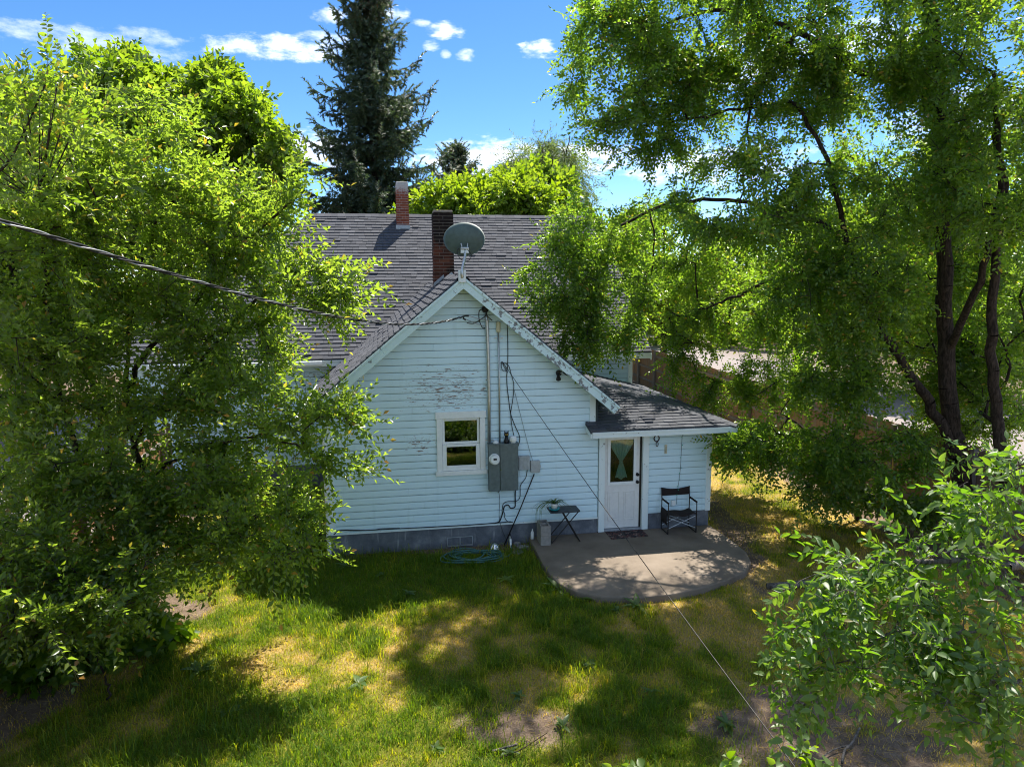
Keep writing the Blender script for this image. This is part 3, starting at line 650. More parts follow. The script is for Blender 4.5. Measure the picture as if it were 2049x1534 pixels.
# ------------------------------------------------------------------ things on the wall
def fp(pts, y=-.035): return [atY(px, py, y) for px, py in pts]
def smooth_path(pts, n=6):
    pts = [np.asarray(p, float) for p in pts]; out = []
    for i in range(len(pts)-1):
        p0, p1, p2, p3 = pts[max(i-1, 0)], pts[i], pts[i+1], pts[min(i+2, len(pts)-1)]
        for k in range(n):
            u = k/n; out.append(.5*((2*p1)+(-p0+p2)*u+(2*p0-5*p1+4*p2-p3)*u*u+(-p0+3*p1-3*p2+p3)*u**3))
    return out+[pts[-1]]
def cable(name, label, pts, r, mat='cable', n=6, sm=6, group=None, cat='cable'):
    o = MB().tube(smooth_path(pts, sm), r, n).build(name, M[mat], smooth=True); return tag(o, label, cat, group)
# satellite dish
dish = thing('satellite_dish', 'grey satellite dish on a bent mast at the gable peak, seen from behind', 'satellite dish', (1.45, -.40, 5.05))
A = np.array((.05, .97, .25)); A /= np.linalg.norm(A); U_ = np.cross((0, 0, 1), A); U_ /= np.linalg.norm(U_); V_ = np.cross(A, U_)
dc = atY(929, 479, -.10); dm = MB(); vs = []; NR, NA = 9, 40
for k, off in ((0, 0.0), (1, .012)):
    for i in range(NR+1):
        for j in range(NA):
            r_ = i/NR; a = 2*math.pi*j/NA; vs.append(dc+U_*(.385*r_*math.cos(a))+V_*(.31*r_*math.sin(a))+A*(.085*(r_*r_-1)+off+(.012 if i == NR and k == 0 else 0)))
fs = []
for k in (0, 1):
    b = k*(NR+1)*NA; fs += [(b+i*NA+j, b+i*NA+(j+1) % NA, b+(i+1)*NA+(j+1) % NA, b+(i+1)*NA+j) for i in range(NR) for j in range(NA)]
fs += [(NR*NA+j, NR*NA+(j+1) % NA, (2*NR+1)*NA+(j+1) % NA, (2*NR+1)*NA+j) for j in range(NA)]
dm.add(vs, fs).build('reflector', M['dish'], dish, smooth=True)
mt = atY(930, 500, -.24); mb = atY(925, 556, -.43)
mo = MB().tube(smooth_path([mb, mb+(0.0, 0, .14), mt-(0, .03, .12), mt]), .027, 10).build('mast', M['steel'], dish, smooth=True)
bk = MB(); bk.box(mt[0]-.075, mt[0]+.075, mt[1]-.02, mt[1]+.10, mt[2]-.06, mt[2]+.05); bk.tube([mt-(.07, .03, -.02), mt+(.07, -.03, .02)], .018); bk.tube([mt+(-.05, .0, .05), mt+(-.06, .06, .12)], .014); bk.tube([mt+(.05, .0, .05), mt+(.06, .06, .12)], .014)
bk.build('mast_clamp', M['steel'], dish, bevel=.006)
MB().box(mb[0]-.07, mb[0]+.07, -.42, -.395, mb[2]-.08, mb[2]+.14).build('foot_plate', M['steel'], dish, bevel=.004)
MB().tube(smooth_path([mt+(.05, -.02, 0), mt+(.12, -.02, -.10), mt+(.05, -.03, -.20), mt+(-.08, -.03, -.17), mt+(-.14, .02, -.03), mt+(-.08, .04, .04)]), .007, 6).build('coax_loop', M['cable'], dish)
cable('coaxial_cable', 'black cable from the dish, along the right rake and down the wall', fp([(927, 557), (926, 566), (921, 571), (938, 569), (955, 575), (972, 590), (986, 603), (1000, 611), (1010, 620), (1014, 640), (1016, 680), (1016, 725), (1014, 760), (1018, 800), (1022, 828), (1030, 850), (1040, 875), (1036, 895)], -.03), .008)
# meter panel, conduit mast
pan = thing('electric_panel', 'grey steel electric meter panel with conduit mast beside the window', 'electric panel', (2.2, 0, 1.14))
MB().box(1.915, 2.128, -.19, -.022, 1.14, 2.07).build('meter_housing', M['panel_grey'], pan, bevel=.008)
MB().box(2.134, 2.49, -.20, -.022, 1.145, 2.07).build('breaker_cover', M['panel_grey'], pan, bevel=.008)
MB().box(1.905, 2.50, -.205, -.022, 2.071, 2.085).build('rain_lip', M['panel_grey'], pan)
mc = atY(989, 918, -.2)
me_ = MB().lathe([(.0, -.13), (.07, -.13), (.088, -.115), (.092, -.03), (.105, -.02), (.105, 0)], 28, (mc[0], -.19, mc[2]), 'y').build('meter', M['white'], pan, smooth=False)
MB().box(mc[0]-.032, mc[0]+.032, -.325, -.321, mc[2]+.005, mc[2]+.04).build('meter_display', M['black'], me_)
MB().lathe([(0, -.015), (.012, -.015), (.012, 0)], 10, (2.145, -.2, 1.58), 'y').build('latch', M['chrome'], pan)
MB().tube(fp([(979, 884), (978.5, 800), (977, 720), (974, 640), (972, 628)], -.075), .032, 12).build('conduit', M['steel'], pan, smooth=True)
MB().tube(fp([(1000, 884), (999, 760), (997, 664)], -.05), .017, 10).build('conduit', M['steel'], pan, smooth=True)
hd = atY(971, 620, -.075)
MB().lathe([(.03, -.05), (.055, -.03), (.072, .02), (.06, .06), (.02, .075)], 16, hd).build('weatherhead', M['dark_metal'], pan, smooth=True)
q_ = atY(997, 654, -.06); cb_ = MB(); cb_.tube([q_+(0, 0, -.10), q_+(0, 0, -.085), q_+(0, 0, .085), q_+(0, 0, .105)], [.022, .042, .042, .022], 10); cb_.build('conduit_body', M['cream'], pan, smooth=False)
for (px, py) in ((992, 676), (1004, 676), (973, 880), (986, 880)):
    c_ = atY(px, py, -.04); MB().box(c_[0]-.018, c_[0]+.018, -.05, -.022, c_[2]-.012, c_[2]+.012).build('pipe_strap', M['steel'], pan)
for k_, pl in enumerate(([(968, 619), (959, 622), (959, 640), (965, 655), (971, 656)], [(972, 622), (971, 632), (960, 640), (948, 647), (934, 646)], [(973, 622), (975, 632), (985, 641)])):
    MB().tube(smooth_path(fp(pl, -.13)), .010, 6).build('drip_loop', M['cable'], pan, smooth=True)
# the service drop: a twisted bundle sagging in from a pole beyond the yard
e1 = atY(930, 632, -.30); e0 = atD(0, 441, 5.0); far = e0+(e0-e1)*1.6+np.array((0, 0, 1.9))
sd = thing('service_drop_cable', 'thick twisted power cable sagging in from the left to the gable', 'power cable', e1)
def sag(u): p = e1*(1-u)+e0*u; return p+np.array((0, 0, -1.02*u*(1-u)*(1.12-.5*u)*1.55))
us = np.linspace(0, 1, 60); base = [sag(u) for u in us]; dlast = base[-1]-base[-2]
ext = [base[-1]+dlast*k+np.array((0, 0, .0008*k*k)) for k in range(1, 60)]; base = base+ext
for s in range(3):
    pts = []
    for i, p in enumerate(base):
        L_ = i*.24; a = L_*7+s*2.094; pts.append(p+np.array((0, math.cos(a)*.0125, math.sin(a)*.0125)))
    MB().tube(smooth_path(pts, 3), .0085 if s else .007, 6).build('strand', M['cable_alu' if s == 0 else 'cable'], sd, smooth=True)
cn = fp([(930, 632), (938, 632)], -.3); MB().tube(cn, .016, 8).build('splice', M['cable'], sd); MB().tube(fp([(926, 636), (932, 640)], -.28), .016, 8).build('splice', M['cable'], sd)
MB().tube(fp([(936, 631), (958, 638), (980, 641)], -.2), .008, 6).build('tail', M['cable_alu'], sd); MB().tube(fp([(930, 638), (950, 646), (970, 653)], -.15), .008, 6).build('tail', M['cable_alu'], sd)
# slack cables on the wall
C_ = 'slack cables on the gable wall'
cable('wall_cable', 'black cable hanging beside the thin conduit down to the meter panel', fp([(1005, 725), (1012, 727), (1018, 732), (1022, 745), (1028, 770), (1026, 800), (1022, 826), (1024, 850), (1028, 870), (1034, 892)]), .007)
cable('cable_loop', 'small coil of black wire hooked on the gable wall', fp([(1004, 723), (1003, 732), (1006, 741), (1012, 742), (1012, 734), (1006, 727), (1010, 736), (1016, 745)]), .006)
cable('telephone_wire', 'thin grey wire running down the wall to the small utility box', fp([(1029, 780), (1044, 840), (1058, 895), (1066, 922)]), .004, 'panel_grey')
cable('thick_wall_cable', 'black cable bundle curling below the meter panel', fp([(1036, 944), (1034, 965), (1031, 985), (1031, 1005), (1030, 1014), (1022, 1016), (1017, 1010), (1010, 1012), (1007, 1020), (1004, 1032), (999, 1043), (990, 1046)], -.04), .012)
cable('curling_wire', 'thin wire looping from the ribbed box down the wall', fp([(1055, 940), (1052, 955), (1042, 970), (1041, 982), (1040, 995), (1033, 1002), (1015, 1003), (1007, 1008), (1006, 1018), (1010, 1028), (1010, 1035), (1016, 1043), (1026, 1044)], -.036), .007)
cable('hanging_wire', 'thin wire drooping from the meter panel corner', fp([(997, 985), (998, 978), (1010, 975), (1030, 974)], -.035), .005)
cable('ground_wire', 'thin wire dropping straight from the panel to the ground', fp([(997, 978), (1000, 1000), (999, 1035), (1005, 1060), (1013, 1080), (1015, 1098)], -.035), .004)
cable('base_cable', 'black cable running along the drip board at the wall foot', fp([(1022, 1043), (1000, 1045), (950, 1049), (880, 1053), (800, 1057), (720, 1061), (682, 1061), (668, 1069)], -.045), .009)
cable('base_cable_slack', 'loose second cable rising from the drip board near the downspout', fp([(672, 1066), (682, 1060), (740, 1060), (765, 1057), (800, 1056)], -.055), .005)
rod = cable('ground_rod_conduit', 'straight dark pipe slanting from the small utility box to the ground', [atY(1069, 948, -.04), atY(1040, 1020, -.09), atZ(1008, 1092, 0)], .012, 'dark_metal', sm=1, cat='pipe')
# utility boxes
u1 = thing('ribbed_utility_box', 'grey ribbed telephone box right of the meter panel', 'utility box', (2.62, 0, 1.52))
MB().box(2.51, 2.735, -.11, -.022, 1.52, 1.80).build('case', M['box_grey'], u1, bevel=.01)
for k in range(7): MB().box(2.53+.028*k, 2.543+.028*k, -.117, -.109, 1.545, 1.775).build('rib', M['box_grey'], u1)
u2 = thing('small_utility_box', 'small plain grey utility box with a pipe below', 'utility box', (2.84, 0, 1.45))
MB().box(2.755, 2.945, -.10, -.022, 1.455, 1.69).build('case', M['box_grey'], u2, bevel=.012); MB().box(2.946, 2.962, -.07, -.03, 1.54, 1.59).build('hinge', M['box_grey'], u2)
# keepsakes on the panel
cat = thing('cat_figurine', 'small black cat figurine with yellow eyes on the meter panel', 'figurine', (2.27, -.12, 2.086))
c0 = np.array((2.27, -.12, 2.086))
MB().lathe([(.0, 0), (.05, 0), (.058, .02), (.045, .06), (.03, .10), (.028, .125)], 14, c0).build('body', M['black'], cat, smooth=True)
MB().lathe([(0, -.045), (.03, -.036), (.047, -.005), (.043, .025), (.02, .045), (0, .048)], 14, c0+(0, -.01, .165)).build('head', M['black'], cat, smooth=True)
for s in (-1, 1):
    MB().prism([c0+(s*.012, -.02, .20), c0+(s*.043, -.02, .19), c0+(s*.038, -.02, .245)], (0, .02, 0)).build('ear', M['black'], cat)
    MB().lathe([(0, -.008), (.009, -.006), (.011, 0)], 8, c0+(s*.017, -.052, .172), 'y').build('eye', M['yellow'], cat)
MB().lathe([(0, 0), (.055, 0), (.075, .05), (.07, .10), (.045, .125), (0, .13)], 12, (2.40, -.12, 2.086)).build('painted_pot', M['white'])
tag(bpy.data.objects['painted_pot'], 'round white painted pot next to the black cat figurine', 'pot')
tag(MB().lathe([(0, 0), (.055, 0), (.06, .015), (.03, .05), (0, .065)], 9, (2.06, -.12, 2.086)).build('white_shell', M['white']), 'small white shell lying between the two conduits on the panel', 'shell')
# floodlight
fl = thing('floodlight', 'black twin floodlight under the right rake of the gable', 'floodlight', (3.34, 0, 3.38)); fc = atY(1118, 746, -.03)
MB().lathe([(0, -.03), (.055, -.03), (.06, 0), (.06, .012)], 16, fc, 'y').build('base_plate', M['black'], fl)
MB().tube([fc+(-.01, -.03, -.01), fc+(-.03, -.09, -.06)], .018).build('arm', M['black'], fl); MB().tube([fc+(-.03, -.09, -.055), fc+(-.04, -.15, -.105)], [.032, .05], 12).build('lamp_head', M['dark_metal'], fl)
MB().tube([fc+(.03, -.03, .0), fc+(.10, -.06, .02)], .014).build('arm', M['steel'], fl); MB().tube([fc+(.09, -.055, .02), fc+(.15, -.12, -.01)], [.026, .036], 12).build('lamp_head', M['dark_metal'], fl)
# porch wall things
hs = thing('horseshoe', 'rusty horseshoe with a hanging ring on the porch wall', 'horseshoe', (5.43, 0, 1.8)); hc = atY(1314, 877, -.03)
MB().tube([hc+np.array((.055*math.sin(a), 0, -.06*math.cos(a))) for a in np.linspace(-2.7, 2.7, 18)], .011, 6).build('shoe', M['rust'], hs)
MB().tube([hc+np.array((.022*math.sin(a)+.008, -.012, -.115-.048*math.cos(a))) for a in np.linspace(0, 6.283, 16)], .007, 6, cap=False).build('ring', M['rust'], hs)
th = thing('thermometer', 'narrow cream thermometer plaque on the porch wall', 'thermometer', (5.6, 0, 1.6)); tc_ = atY(1332, 898, -.02)
MB().box(tc_[0]-.028, tc_[0]+.028, -.034, -.022, tc_[2]-.095, tc_[2]+.095).build('plaque', M['cream'], th, bevel=.005); MB().box(tc_[0]-.006, tc_[0]+.006, -.040, -.0345, tc_[2]-.07, tc_[2]+.06).build('tube', M['panel_grey'], th)
ls = thing('string_lights', 'string of small green bulbs hanging down the porch wall', 'string lights', (5.9, 0, .8))
lp = smooth_path(fp([(1393, 865), (1380, 865), (1370, 869), (1366, 868), (1364, 890), (1362, 930), (1360, 950), (1357, 972), (1355, 985), (1354, 1008)], -.03), 5)
MB().tube(lp, .0035, 5).build('wire', M['cable'], ls)
for k in range(2, len(lp)-4, 3): MB().lathe([(0, -.013), (.008, -.006), (.009, .004), (0, .014)], 7, lp[k]+np.array((.012*(-1)**k, -.012, 0))).build('bulb', M['bulb'], ls)
ob = thing('outlet_cover', 'small white weatherproof outlet low on the porch wall behind the chair', 'outlet', (5.7, 0, .55)); oc = atY(1346, 1006, -.03)
MB().box(oc[0]-.04, oc[0]+.05, -.07, -.02, oc[2]-.05, oc[2]+.06).build('cover', M['white'], ob, bevel=.008)

# ------------------------------------------------------------------ things on the patio
PZ = .121
mat_ = [atZ(*q, PZ) for q in ((1209, 1062), (1281, 1056.5), (1297, 1072), (1224, 1079))]
tag(MB().prism([(p[0], min(p[1], -.07), PZ) for p in mat_], (0, 0, .012)).build('door_mat', M['door_mat']), 'dark patterned door mat in front of the half-glass door', 'door mat')
def cinder(label, z):
    x0, y0, w, l, h = 2.86, -.56, .195, .39, .19; xs = [0, .032, w-.032, w]; ys = [0, .032, .032+.145, l-.032-.145, l-.032, l]
    m = MB()
    def cell(i, j): return i == 1 and j in (1, 3)
    for i in range(3):
        for j in range(5):
            if cell(i, j): continue
            m.box(x0+xs[i], x0+xs[i+1], y0+ys[j], y0+ys[j+1], z, z+h)
    return tag(m.build('cinder_block', M['block']), label, 'cinder block')
cinder('lower hollow grey cinder block of the pair beside the folding table', PZ); cinder('upper hollow grey cinder block stacked on another by the table', PZ+.194)
tag(MB().lathe([(0, 0), (.035, 0), (.037, .02), (.035, .13), (.02, .155), (.013, .175), (.013, .20), (0, .20)], 14, (2.775, -.16, PZ)).build('plastic_bottle', M['white'], smooth=True), 'small white plastic bottle standing left of the cinder blocks', 'bottle')
# folding table
tb = thing('folding_table', 'small black folding table with crossed legs carrying the spider plant', 'table', (3.38, -.3, PZ))
tcx, tcy, tz = 3.36, -.33, .735
r_ = .04; pts = []
for (sx, sy, a0) in ((1, 1, 0), (-1, 1, 90), (-1, -1, 180), (1, -1, 270)):
    for k in range(5): a = R(a0+k*22.5); pts.append((tcx+sx*(.30-r_)+r_*math.cos(a), tcy+sy*(.19-r_)+r_*math.sin(a), tz))
MB().prism(pts, (0, 0, .022)).build('table_top', M['table_top'], tb, bevel=.004)
for sy in (-1, 1):
    y = tcy+sy*.155
    MB().tube([(tcx-.04, y-.006, tz), (tcx+.30, y-.006, PZ+.01)], .011, 8).build('leg', M['dark_metal'], tb); MB().tube([(tcx+.27, y+.012, tz), (tcx-.26, y+.012, PZ+.01)], .011, 8).build('leg', M['dark_metal'], tb)
MB().tube([(tcx-.26, tcy-.155, PZ+.012), (tcx-.26, tcy+.16, PZ+.012)], .010, 8).build('foot_bar', M['dark_metal'], tb); MB().tube([(tcx+.30, tcy-.16, PZ+.012), (tcx+.30, tcy+.15, PZ+.012)], .010, 8).build('foot_bar', M['dark_metal'], tb)
# spider plant
sp = thing('spider_plant', 'spider plant in a white pot on a teal saucer on the folding table', 'potted plant', (3.16, -.34, tz+.022)); sc_ = np.array((3.17, -.36, tz+.022))
MB().lathe([(0, 0), (.075, 0), (.105, .03), (.11, .045), (.10, .045), (.07, .012), (0, .012)], 22, sc_).build('saucer', M['teal'], sp, smooth=True)
MB().lathe([(0, .014), (.05, .014), (.070, .10), (.076, .135), (.066, .135), (.06, .12), (0, .12)], 20, sc_).build('pot', M['pot'], sp, smooth=True)
rp = random.Random(5); M['spider_leaf'] = material('spider_leaf', lambda t: t.new('ShaderNodeMixShader', {0: .25, 1: pbr(t, t.ramp(t.noise(P(t), 12), [(.3, (.05, .12, .03)), (.7, (.20, .26, .10))]), .5).outputs[0], 2: t.new('ShaderNodeBsdfTranslucent', {'Color': (.15, .28, .06)}).outputs[0]}))
for k in range(44):
    a = rp.uniform(0, 6.283); L = rp.uniform(.22, .42); out = rp.uniform(.25, 1.0); vs = []; fs = []
    if k > 34: L = rp.uniform(.5, .75); a = rp.uniform(2.6, 3.7); out = 1.0
    for i in range(8):
        u = i/7; h_ = .12+L*(.75*u-(.35+.75*out)*u*u*(1.35 if k > 34 else .9)); d_ = out*L*(u if u < .6 or k <= 34 else .6+.1*(u-.6)); w = .009*(1-u**2)+.001
        c = sc_+np.array((math.cos(a)*d_, math.sin(a)*d_*.8, h_)); s_ = np.array((-math.sin(a), math.cos(a), 0))*w
        if c[2] < PZ+.02: c[2] = PZ+.02
        vs += [c-s_, c+(0, 0, -.004), c+s_]
    for i in range(7): fs += [(3*i, 3*i+1, 3*i+4, 3*i+3), (3*i+1, 3*i+2, 3*i+5, 3*i+4)]
    MB().add(vs, fs).build('leaf', M['spider_leaf'], sp, smooth=True)
# folding director chair
ch = thing('director_chair', 'dark brown folding director chair with armrests beside the door', 'chair', (5.78, -.2, PZ))
X0, X1, YF, YB, SZ, AZ, TZ = 5.50, 6.10, -.44, -.08, .53, .76, .99
for x in (X0, X1):
    nm = MB().tube(smooth_path([(x, YF, PZ+.01), (x, YF, AZ-.06), (x, YF+.03, AZ-.01), (x, YF+.10, AZ), (x, YB, AZ)], 4), .011, 8).build('side_frame', M['dark_metal'], ch, smooth=True)
    MB().tube([(x, YB, PZ+.01), (x, YB, AZ), (x, YB+.03, TZ)], .011, 8).build('rear_post', M['dark_metal'], ch, smooth=True)
    MB().tube([(x, YF, PZ+.014), (x, YB, PZ+.014)], .011, 8).build('foot_rail', M['dark_metal'], ch); MB().tube([(x, YF+.01, AZ+.006), (x, YB-.03, AZ+.006)], .020, 10).build('armrest', M['brown_fabric'], ch)
    MB().tube([(x, YF, SZ-.02), (x, YB, SZ-.02)], .010, 8).build('seat_rail', M['dark_metal'], ch)
for (a, b, y) in ((X0, X1, YF+.02), (X1, X0, YF+.04), (X0, X1, YB-.02), (X1, X0, YB-.04)): MB().tube([(a, y, SZ-.06), (b, y, PZ+.10)], .008, 8).build('cross_brace', M['steel'], ch)
def sling(nm, f, nu=12, nv=4):
    vs = [f(i/nu, j/nv) for j in range(nv+1) for i in range(nu+1)]; n = len(vs); k = nu+1
    q = [(j*k+i, j*k+i+1, (j+1)*k+i+1, (j+1)*k+i) for j in range(nv) for i in range(nu)]
    o = MB().add(vs, q).build(nm, M['brown_fabric'], ch, smooth=True); o.modifiers.new('s', 'SOLIDIFY').thickness = .008
sling('seat', lambda u, v: (X0+(X1-X0)*u, YF+.0+(YB-YF)*v, SZ-.035*math.sin(math.pi*u)+.012*math.sin(9*u+4*v)))
sling('backrest', lambda u, v: (X0+(X1-X0)*u, YB+.025+.035*math.sin(math.pi*u), TZ-.17*v-.035*math.sin(math.pi*u)*(1-v)-.015*math.sin(math.pi*u)))
sling('side_pouch', lambda u, v: (X0-.018-.012*math.sin(math.pi*v), YF+.03+(YB-YF-.05)*u, SZ+.08-.30*v))

# ------------------------------------------------------------------ things by the wall foot
rh = random.Random(9); hp = []; hcx, hcy = 1.50, -.66
for k in range(0, 9*26):
    a = k/26*2*math.pi; lp_ = k//26; ra = .44+.10*math.sin(lp_*2.1)+.03*math.sin(a*2.3+lp_); rb_ = .24+.05*math.cos(lp_*1.7)
    ox, oy = .10*math.sin(lp_*1.3), .05*math.cos(lp_*2.4); hp.append((hcx+ox+ra*math.cos(a+.3), hcy+oy+rb_*math.sin(a+.2), .022+.010*lp_*.8+.012*math.sin(a*3+lp_*2)))
hp += [(2.0, -.75, .02), (2.2, -.7, .02), (2.28, -.55, .02), (2.31, -.40, .03), (2.33, -.27, .06)]
hb_ = MB().tube(smooth_path([np.array(p) for p in hp], 2), .0125, 6).build('garden_hose', M['hose'], smooth=True); tag(hb_, 'coiled green garden hose lying by the foundation', 'garden hose')
tag(MB().lathe([(.0, .10), (.05, .092), (.085, .06), (.10, .01), (.11, 0), (.11, -.02)], 24, (2.02, -.16, .0)).build('chrome_dome', M['chrome'], smooth=True), 'shiny chrome dome on the dirt by the foundation', 'metal dome')
sg_ = thing('hose_spigot', 'metal hose spigot at the foundation above the coiled hose', 'spigot', (2.33, -.1, 0))
MB().tube([(2.33, -.0, .20), (2.33, -.10, .20), (2.33, -.16, .14)], .016, 8).build('tap', M['steel'], sg_); MB().tube([(2.33, -.12, .25), (2.33, -.12, .2)], .012).build('stem', M['dark_metal'], sg_); MB().tube([(2.33, -.17, .15), (2.325, -.24, .06), (2.32, -.29, .03)], [.022, .02, .013], 8).build('hose_end', M['white'], sg_)
def stone(label, x, y, rx, ry, h, seed):
    r0 = random.Random(seed); n = 11; pts = [(x+rx*(1+r0.uniform(-.2, .2))*math.cos(6.283*k/n), y+ry*(1+r0.uniform(-.2, .2))*math.sin(6.283*k/n), -.02) for k in range(n)]
    return tag(MB().prism(pts, (0, 0, h+.02)).build('flat_stone', M['stone'], bevel=.012), label, 'stone')
stone('pale flat stone on the dirt between hose and patio', 2.43, -.52, .13, .08, .025, 1); stone('dark flat stone near the spigot and patio edge', 2.56, -.26, .12, .07, .03, 2); stone('brown edging stone at the foundation left of the patio', 2.48, -.12, .07, .05, .06, 3)
tag(MB().tube([atZ(1535, 1172, .05), atZ(1600, 1168, .06), atZ(1660, 1163, .07), atZ(1740, 1160, .07)], [.05, .06, .06, .05], 10).build('fallen_log', M['bark_grey'], smooth=True), 'weathered log lying on the dry grass right of the patio', 'log')
def stick(label, pts, r, m='bark_grey'): return tag(MB().tube(smooth_path([atZ(*p, .03) for p in pts], 4), r, 6).build('fallen_stick', M[m], smooth=True), label, 'stick')
stick('pale forked stick on the bare dirt below the drooping branch', [(1720, 1455), (1705, 1485), (1690, 1500), (1685, 1525)], .014); stick('thin long stick lying on the dirt', [(1640, 1520), (1665, 1500), (1700, 1490)], .008)
stick('short brown stick in the bare patch of the lawn', [(985, 1502), (1010, 1495), (1035, 1488)], .014); stick('dark thin twig across the bare patch', [(1000, 1515), (1040, 1500), (1095, 1465)], .006, 'bark')
# anchored line from the gable wall to a stake in the yard
la = atY(1005, 723, -.03); lb = atD(1600, 1534, 6.2); lc = la+(lb-la)*1.22
tag(MB().tube([la+(lc-la)*k/12+np.array((0, 0, -.10*math.sin(math.pi*k/12))) for k in range(13)], .0055, 6).build('clothes_line', M['dark_metal'], smooth=True), 'taut thin line running from the gable wall across the yard', 'clothes line')
tag(MB().tube([(lc[0], lc[1], -.2), (lc[0], lc[1], lc[2]+.1)], .05, 10).build('line_post', M['rail_wood']), 'wooden post that holds the end of the taut line', 'post')

# ------------------------------------------------------------------ fences
def fence(label, p0, p1, h, side, matp, pw=.14):
    p0, p1 = np.array(p0, float), np.array(p1, float); L = np.linalg.norm(p1-p0); d = (p1-p0)/L; n = np.array((-d[1], d[0]))*side; ang = math.atan2(d[1], d[0])
    root = thing('wooden_fence', label, 'fence', ((p0[0]+p1[0])/2, (p0[1]+p1[1])/2, 0)); rr = random.Random(int(L*10)); ms = []
    for k in range(4):
        z1 = h+rr.uniform(-.012, .012); m_ = MB().box(-pw/2, pw/2, -.009, .009, .03, z1).mesh('picket'); m_.materials.append(M[matp]); ms.append(m_)
    k = 0; N = int(L/(pw+.007))
    for i in range(N):
        c = p0+d*(i+.5)*(pw+.007); o = link('picket', ms[rr.randrange(4)], None, root); o.location = (c[0]+n[0]*rr.uniform(-.004, .004), c[1]+n[1]*rr.uniform(-.004, .004), rr.uniform(-.02, .01)); o.rotation_euler = (rr.uniform(-.006, .006), rr.uniform(-.006, .006), ang)
    np_ = int(L/2.44)
    for i in range(np_+1):
        c = p0+d*min(L-.05, i*2.44+.05)+n*.075; MB().box(c[0]-.05, c[0]+.05, c[1]-.05, c[1]+.05, -.2, h-.02).build('post', M['rail_wood'], root, bevel=.006)
        if i < np_:
            for z in (.38, 1.0, h-.28):
                a = p0+d*(i*2.44+.12)+n*.035; b = p0+d*min(L, i*2.44+2.43)+n*.035; MB().beam((a[0], a[1], z), (b[0], b[1], z+rr.uniform(-.015, .015)), .038, .088).build('rail', M['rail_wood'], root)
    return root
fence('long weathered brown board fence with grey posts along the right side', (fence_x(-6.5), -6.5), (fence_x(24), 24), 1.9, 1, 'fence_wood')
fence('brown board fence with round post behind the left shrubs', (-4.86, -8.5), (-5.15, 4.6), 1.85, -1, 'left_wood')
# tools and a bucket against the fence
T_ = 'garden tool handles leaning on the fence'
for k, (a, b, mt_, nm, lb_) in enumerate((((1778, 1022), (1793, 955), 'yellow_wood', 'garden_rake', 'garden rake with yellow wooden handle leaning on the fence'), ((1788, 1028), (1800, 945), 'yellow_wood', 'garden_hoe', 'garden hoe with yellow handle leaning next to the rake'), ((1796, 1032), (1808, 968), 'orange_wood', 'garden_shovel', 'shovel with orange handle leaning on the fence'))):
    A_ = atZ(*a); tp = A_+np.array((.25, .28, 1.15)); o = thing(nm, lb_, 'garden tool', A_)
    MB().tube([A_+np.array((0, 0, .12)), tp], .018, 8).build('handle', M[mt_], o)
    if nm == 'garden_shovel': MB().prism([A_+np.array(v) for v in ((-.09, 0, .24), (.09, 0, .24), (.08, 0, .06), (0, 0, 0), (-.08, 0, .06))], (0, .012, 0)).build('blade', M['flash'], o)
    else: MB().box(A_[0]-.15, A_[0]+.15, A_[1]-.02, A_[1]+.02, .02, .13).build('head', M['rust'], o)
bk_ = atZ(1838, 1046); tag(MB().lathe([(0, 0), (.13, 0), (.165, .30), (.175, .31), (.16, .31), (.125, .02), (0, .02)], 20, bk_).build('black_bucket', M['black'], smooth=True), 'black plastic bucket near the leaning garden tools', 'bucket')

# ------------------------------------------------------------------ trees
def unit(v): return v/(np.linalg.norm(v, axis=-1, keepdims=True)+1e-9)
def leaf_geo(l, w, fold=.25, droop=.12, full=False):
    """leaf along +y, returns verts and tris"""
    if not full: return np.array([(0, 0, 0), (-w/2, l*.45, w*fold), (w/2, l*.45, w*fold), (0, l, -l*droop)]), np.array([(0, 3, 1), (0, 2, 3)])
    prof = [(.0, 0), (.12, .55), (.35, 1.0), (.62, .86), (.85, .42), (1.0, 0)]
    V = [(0, 0, 0)]; F = []
    mid = [(0, y*l, -l*droop*y*y) for y, _ in prof]; n = len(prof)
    V = list(mid)
    for s in (-1, 1):
        o = len(V); V += [(s*w/2*k, y*l, w*fold*k-l*droop*y*y) for y, k in prof[1:-1]]
        L = [0]+[o+i for i in range(n-2)]+[n-1]
        for i in range(n-1):
            a, b, c, d = i, i+1, L[i+1], L[i]
            tri = [(a, b, c)] if i == 0 else ([(a, b, d)] if i == n-2 else [(a, b, c), (a, c, d)])
            F += [t if s > 0 else t[::-1] for t in tri]
    return np.array(V, float), np.array(F)
def maple_geo(l):
    """lobed leaf lying along +y"""
    pts = [(0, 0), (.20, .02), (.42, .12), (.36, .30), (.55, .55), (.26, .55), (.18, .68), (0, 1.0), (-.18, .68), (-.26, .55), (-.55, .55), (-.36, .30), (-.42, .12), (-.20, .02)]
    V = [(0, .4*l, .03*l)]+[(x*l, y*l, -.10*l*abs(x)-.08*l*y*y) for x, y in pts]; n = len(pts)
    return np.array(V), np.array([(0, 1+i, 1+(i+1) % n) for i in range(n)])
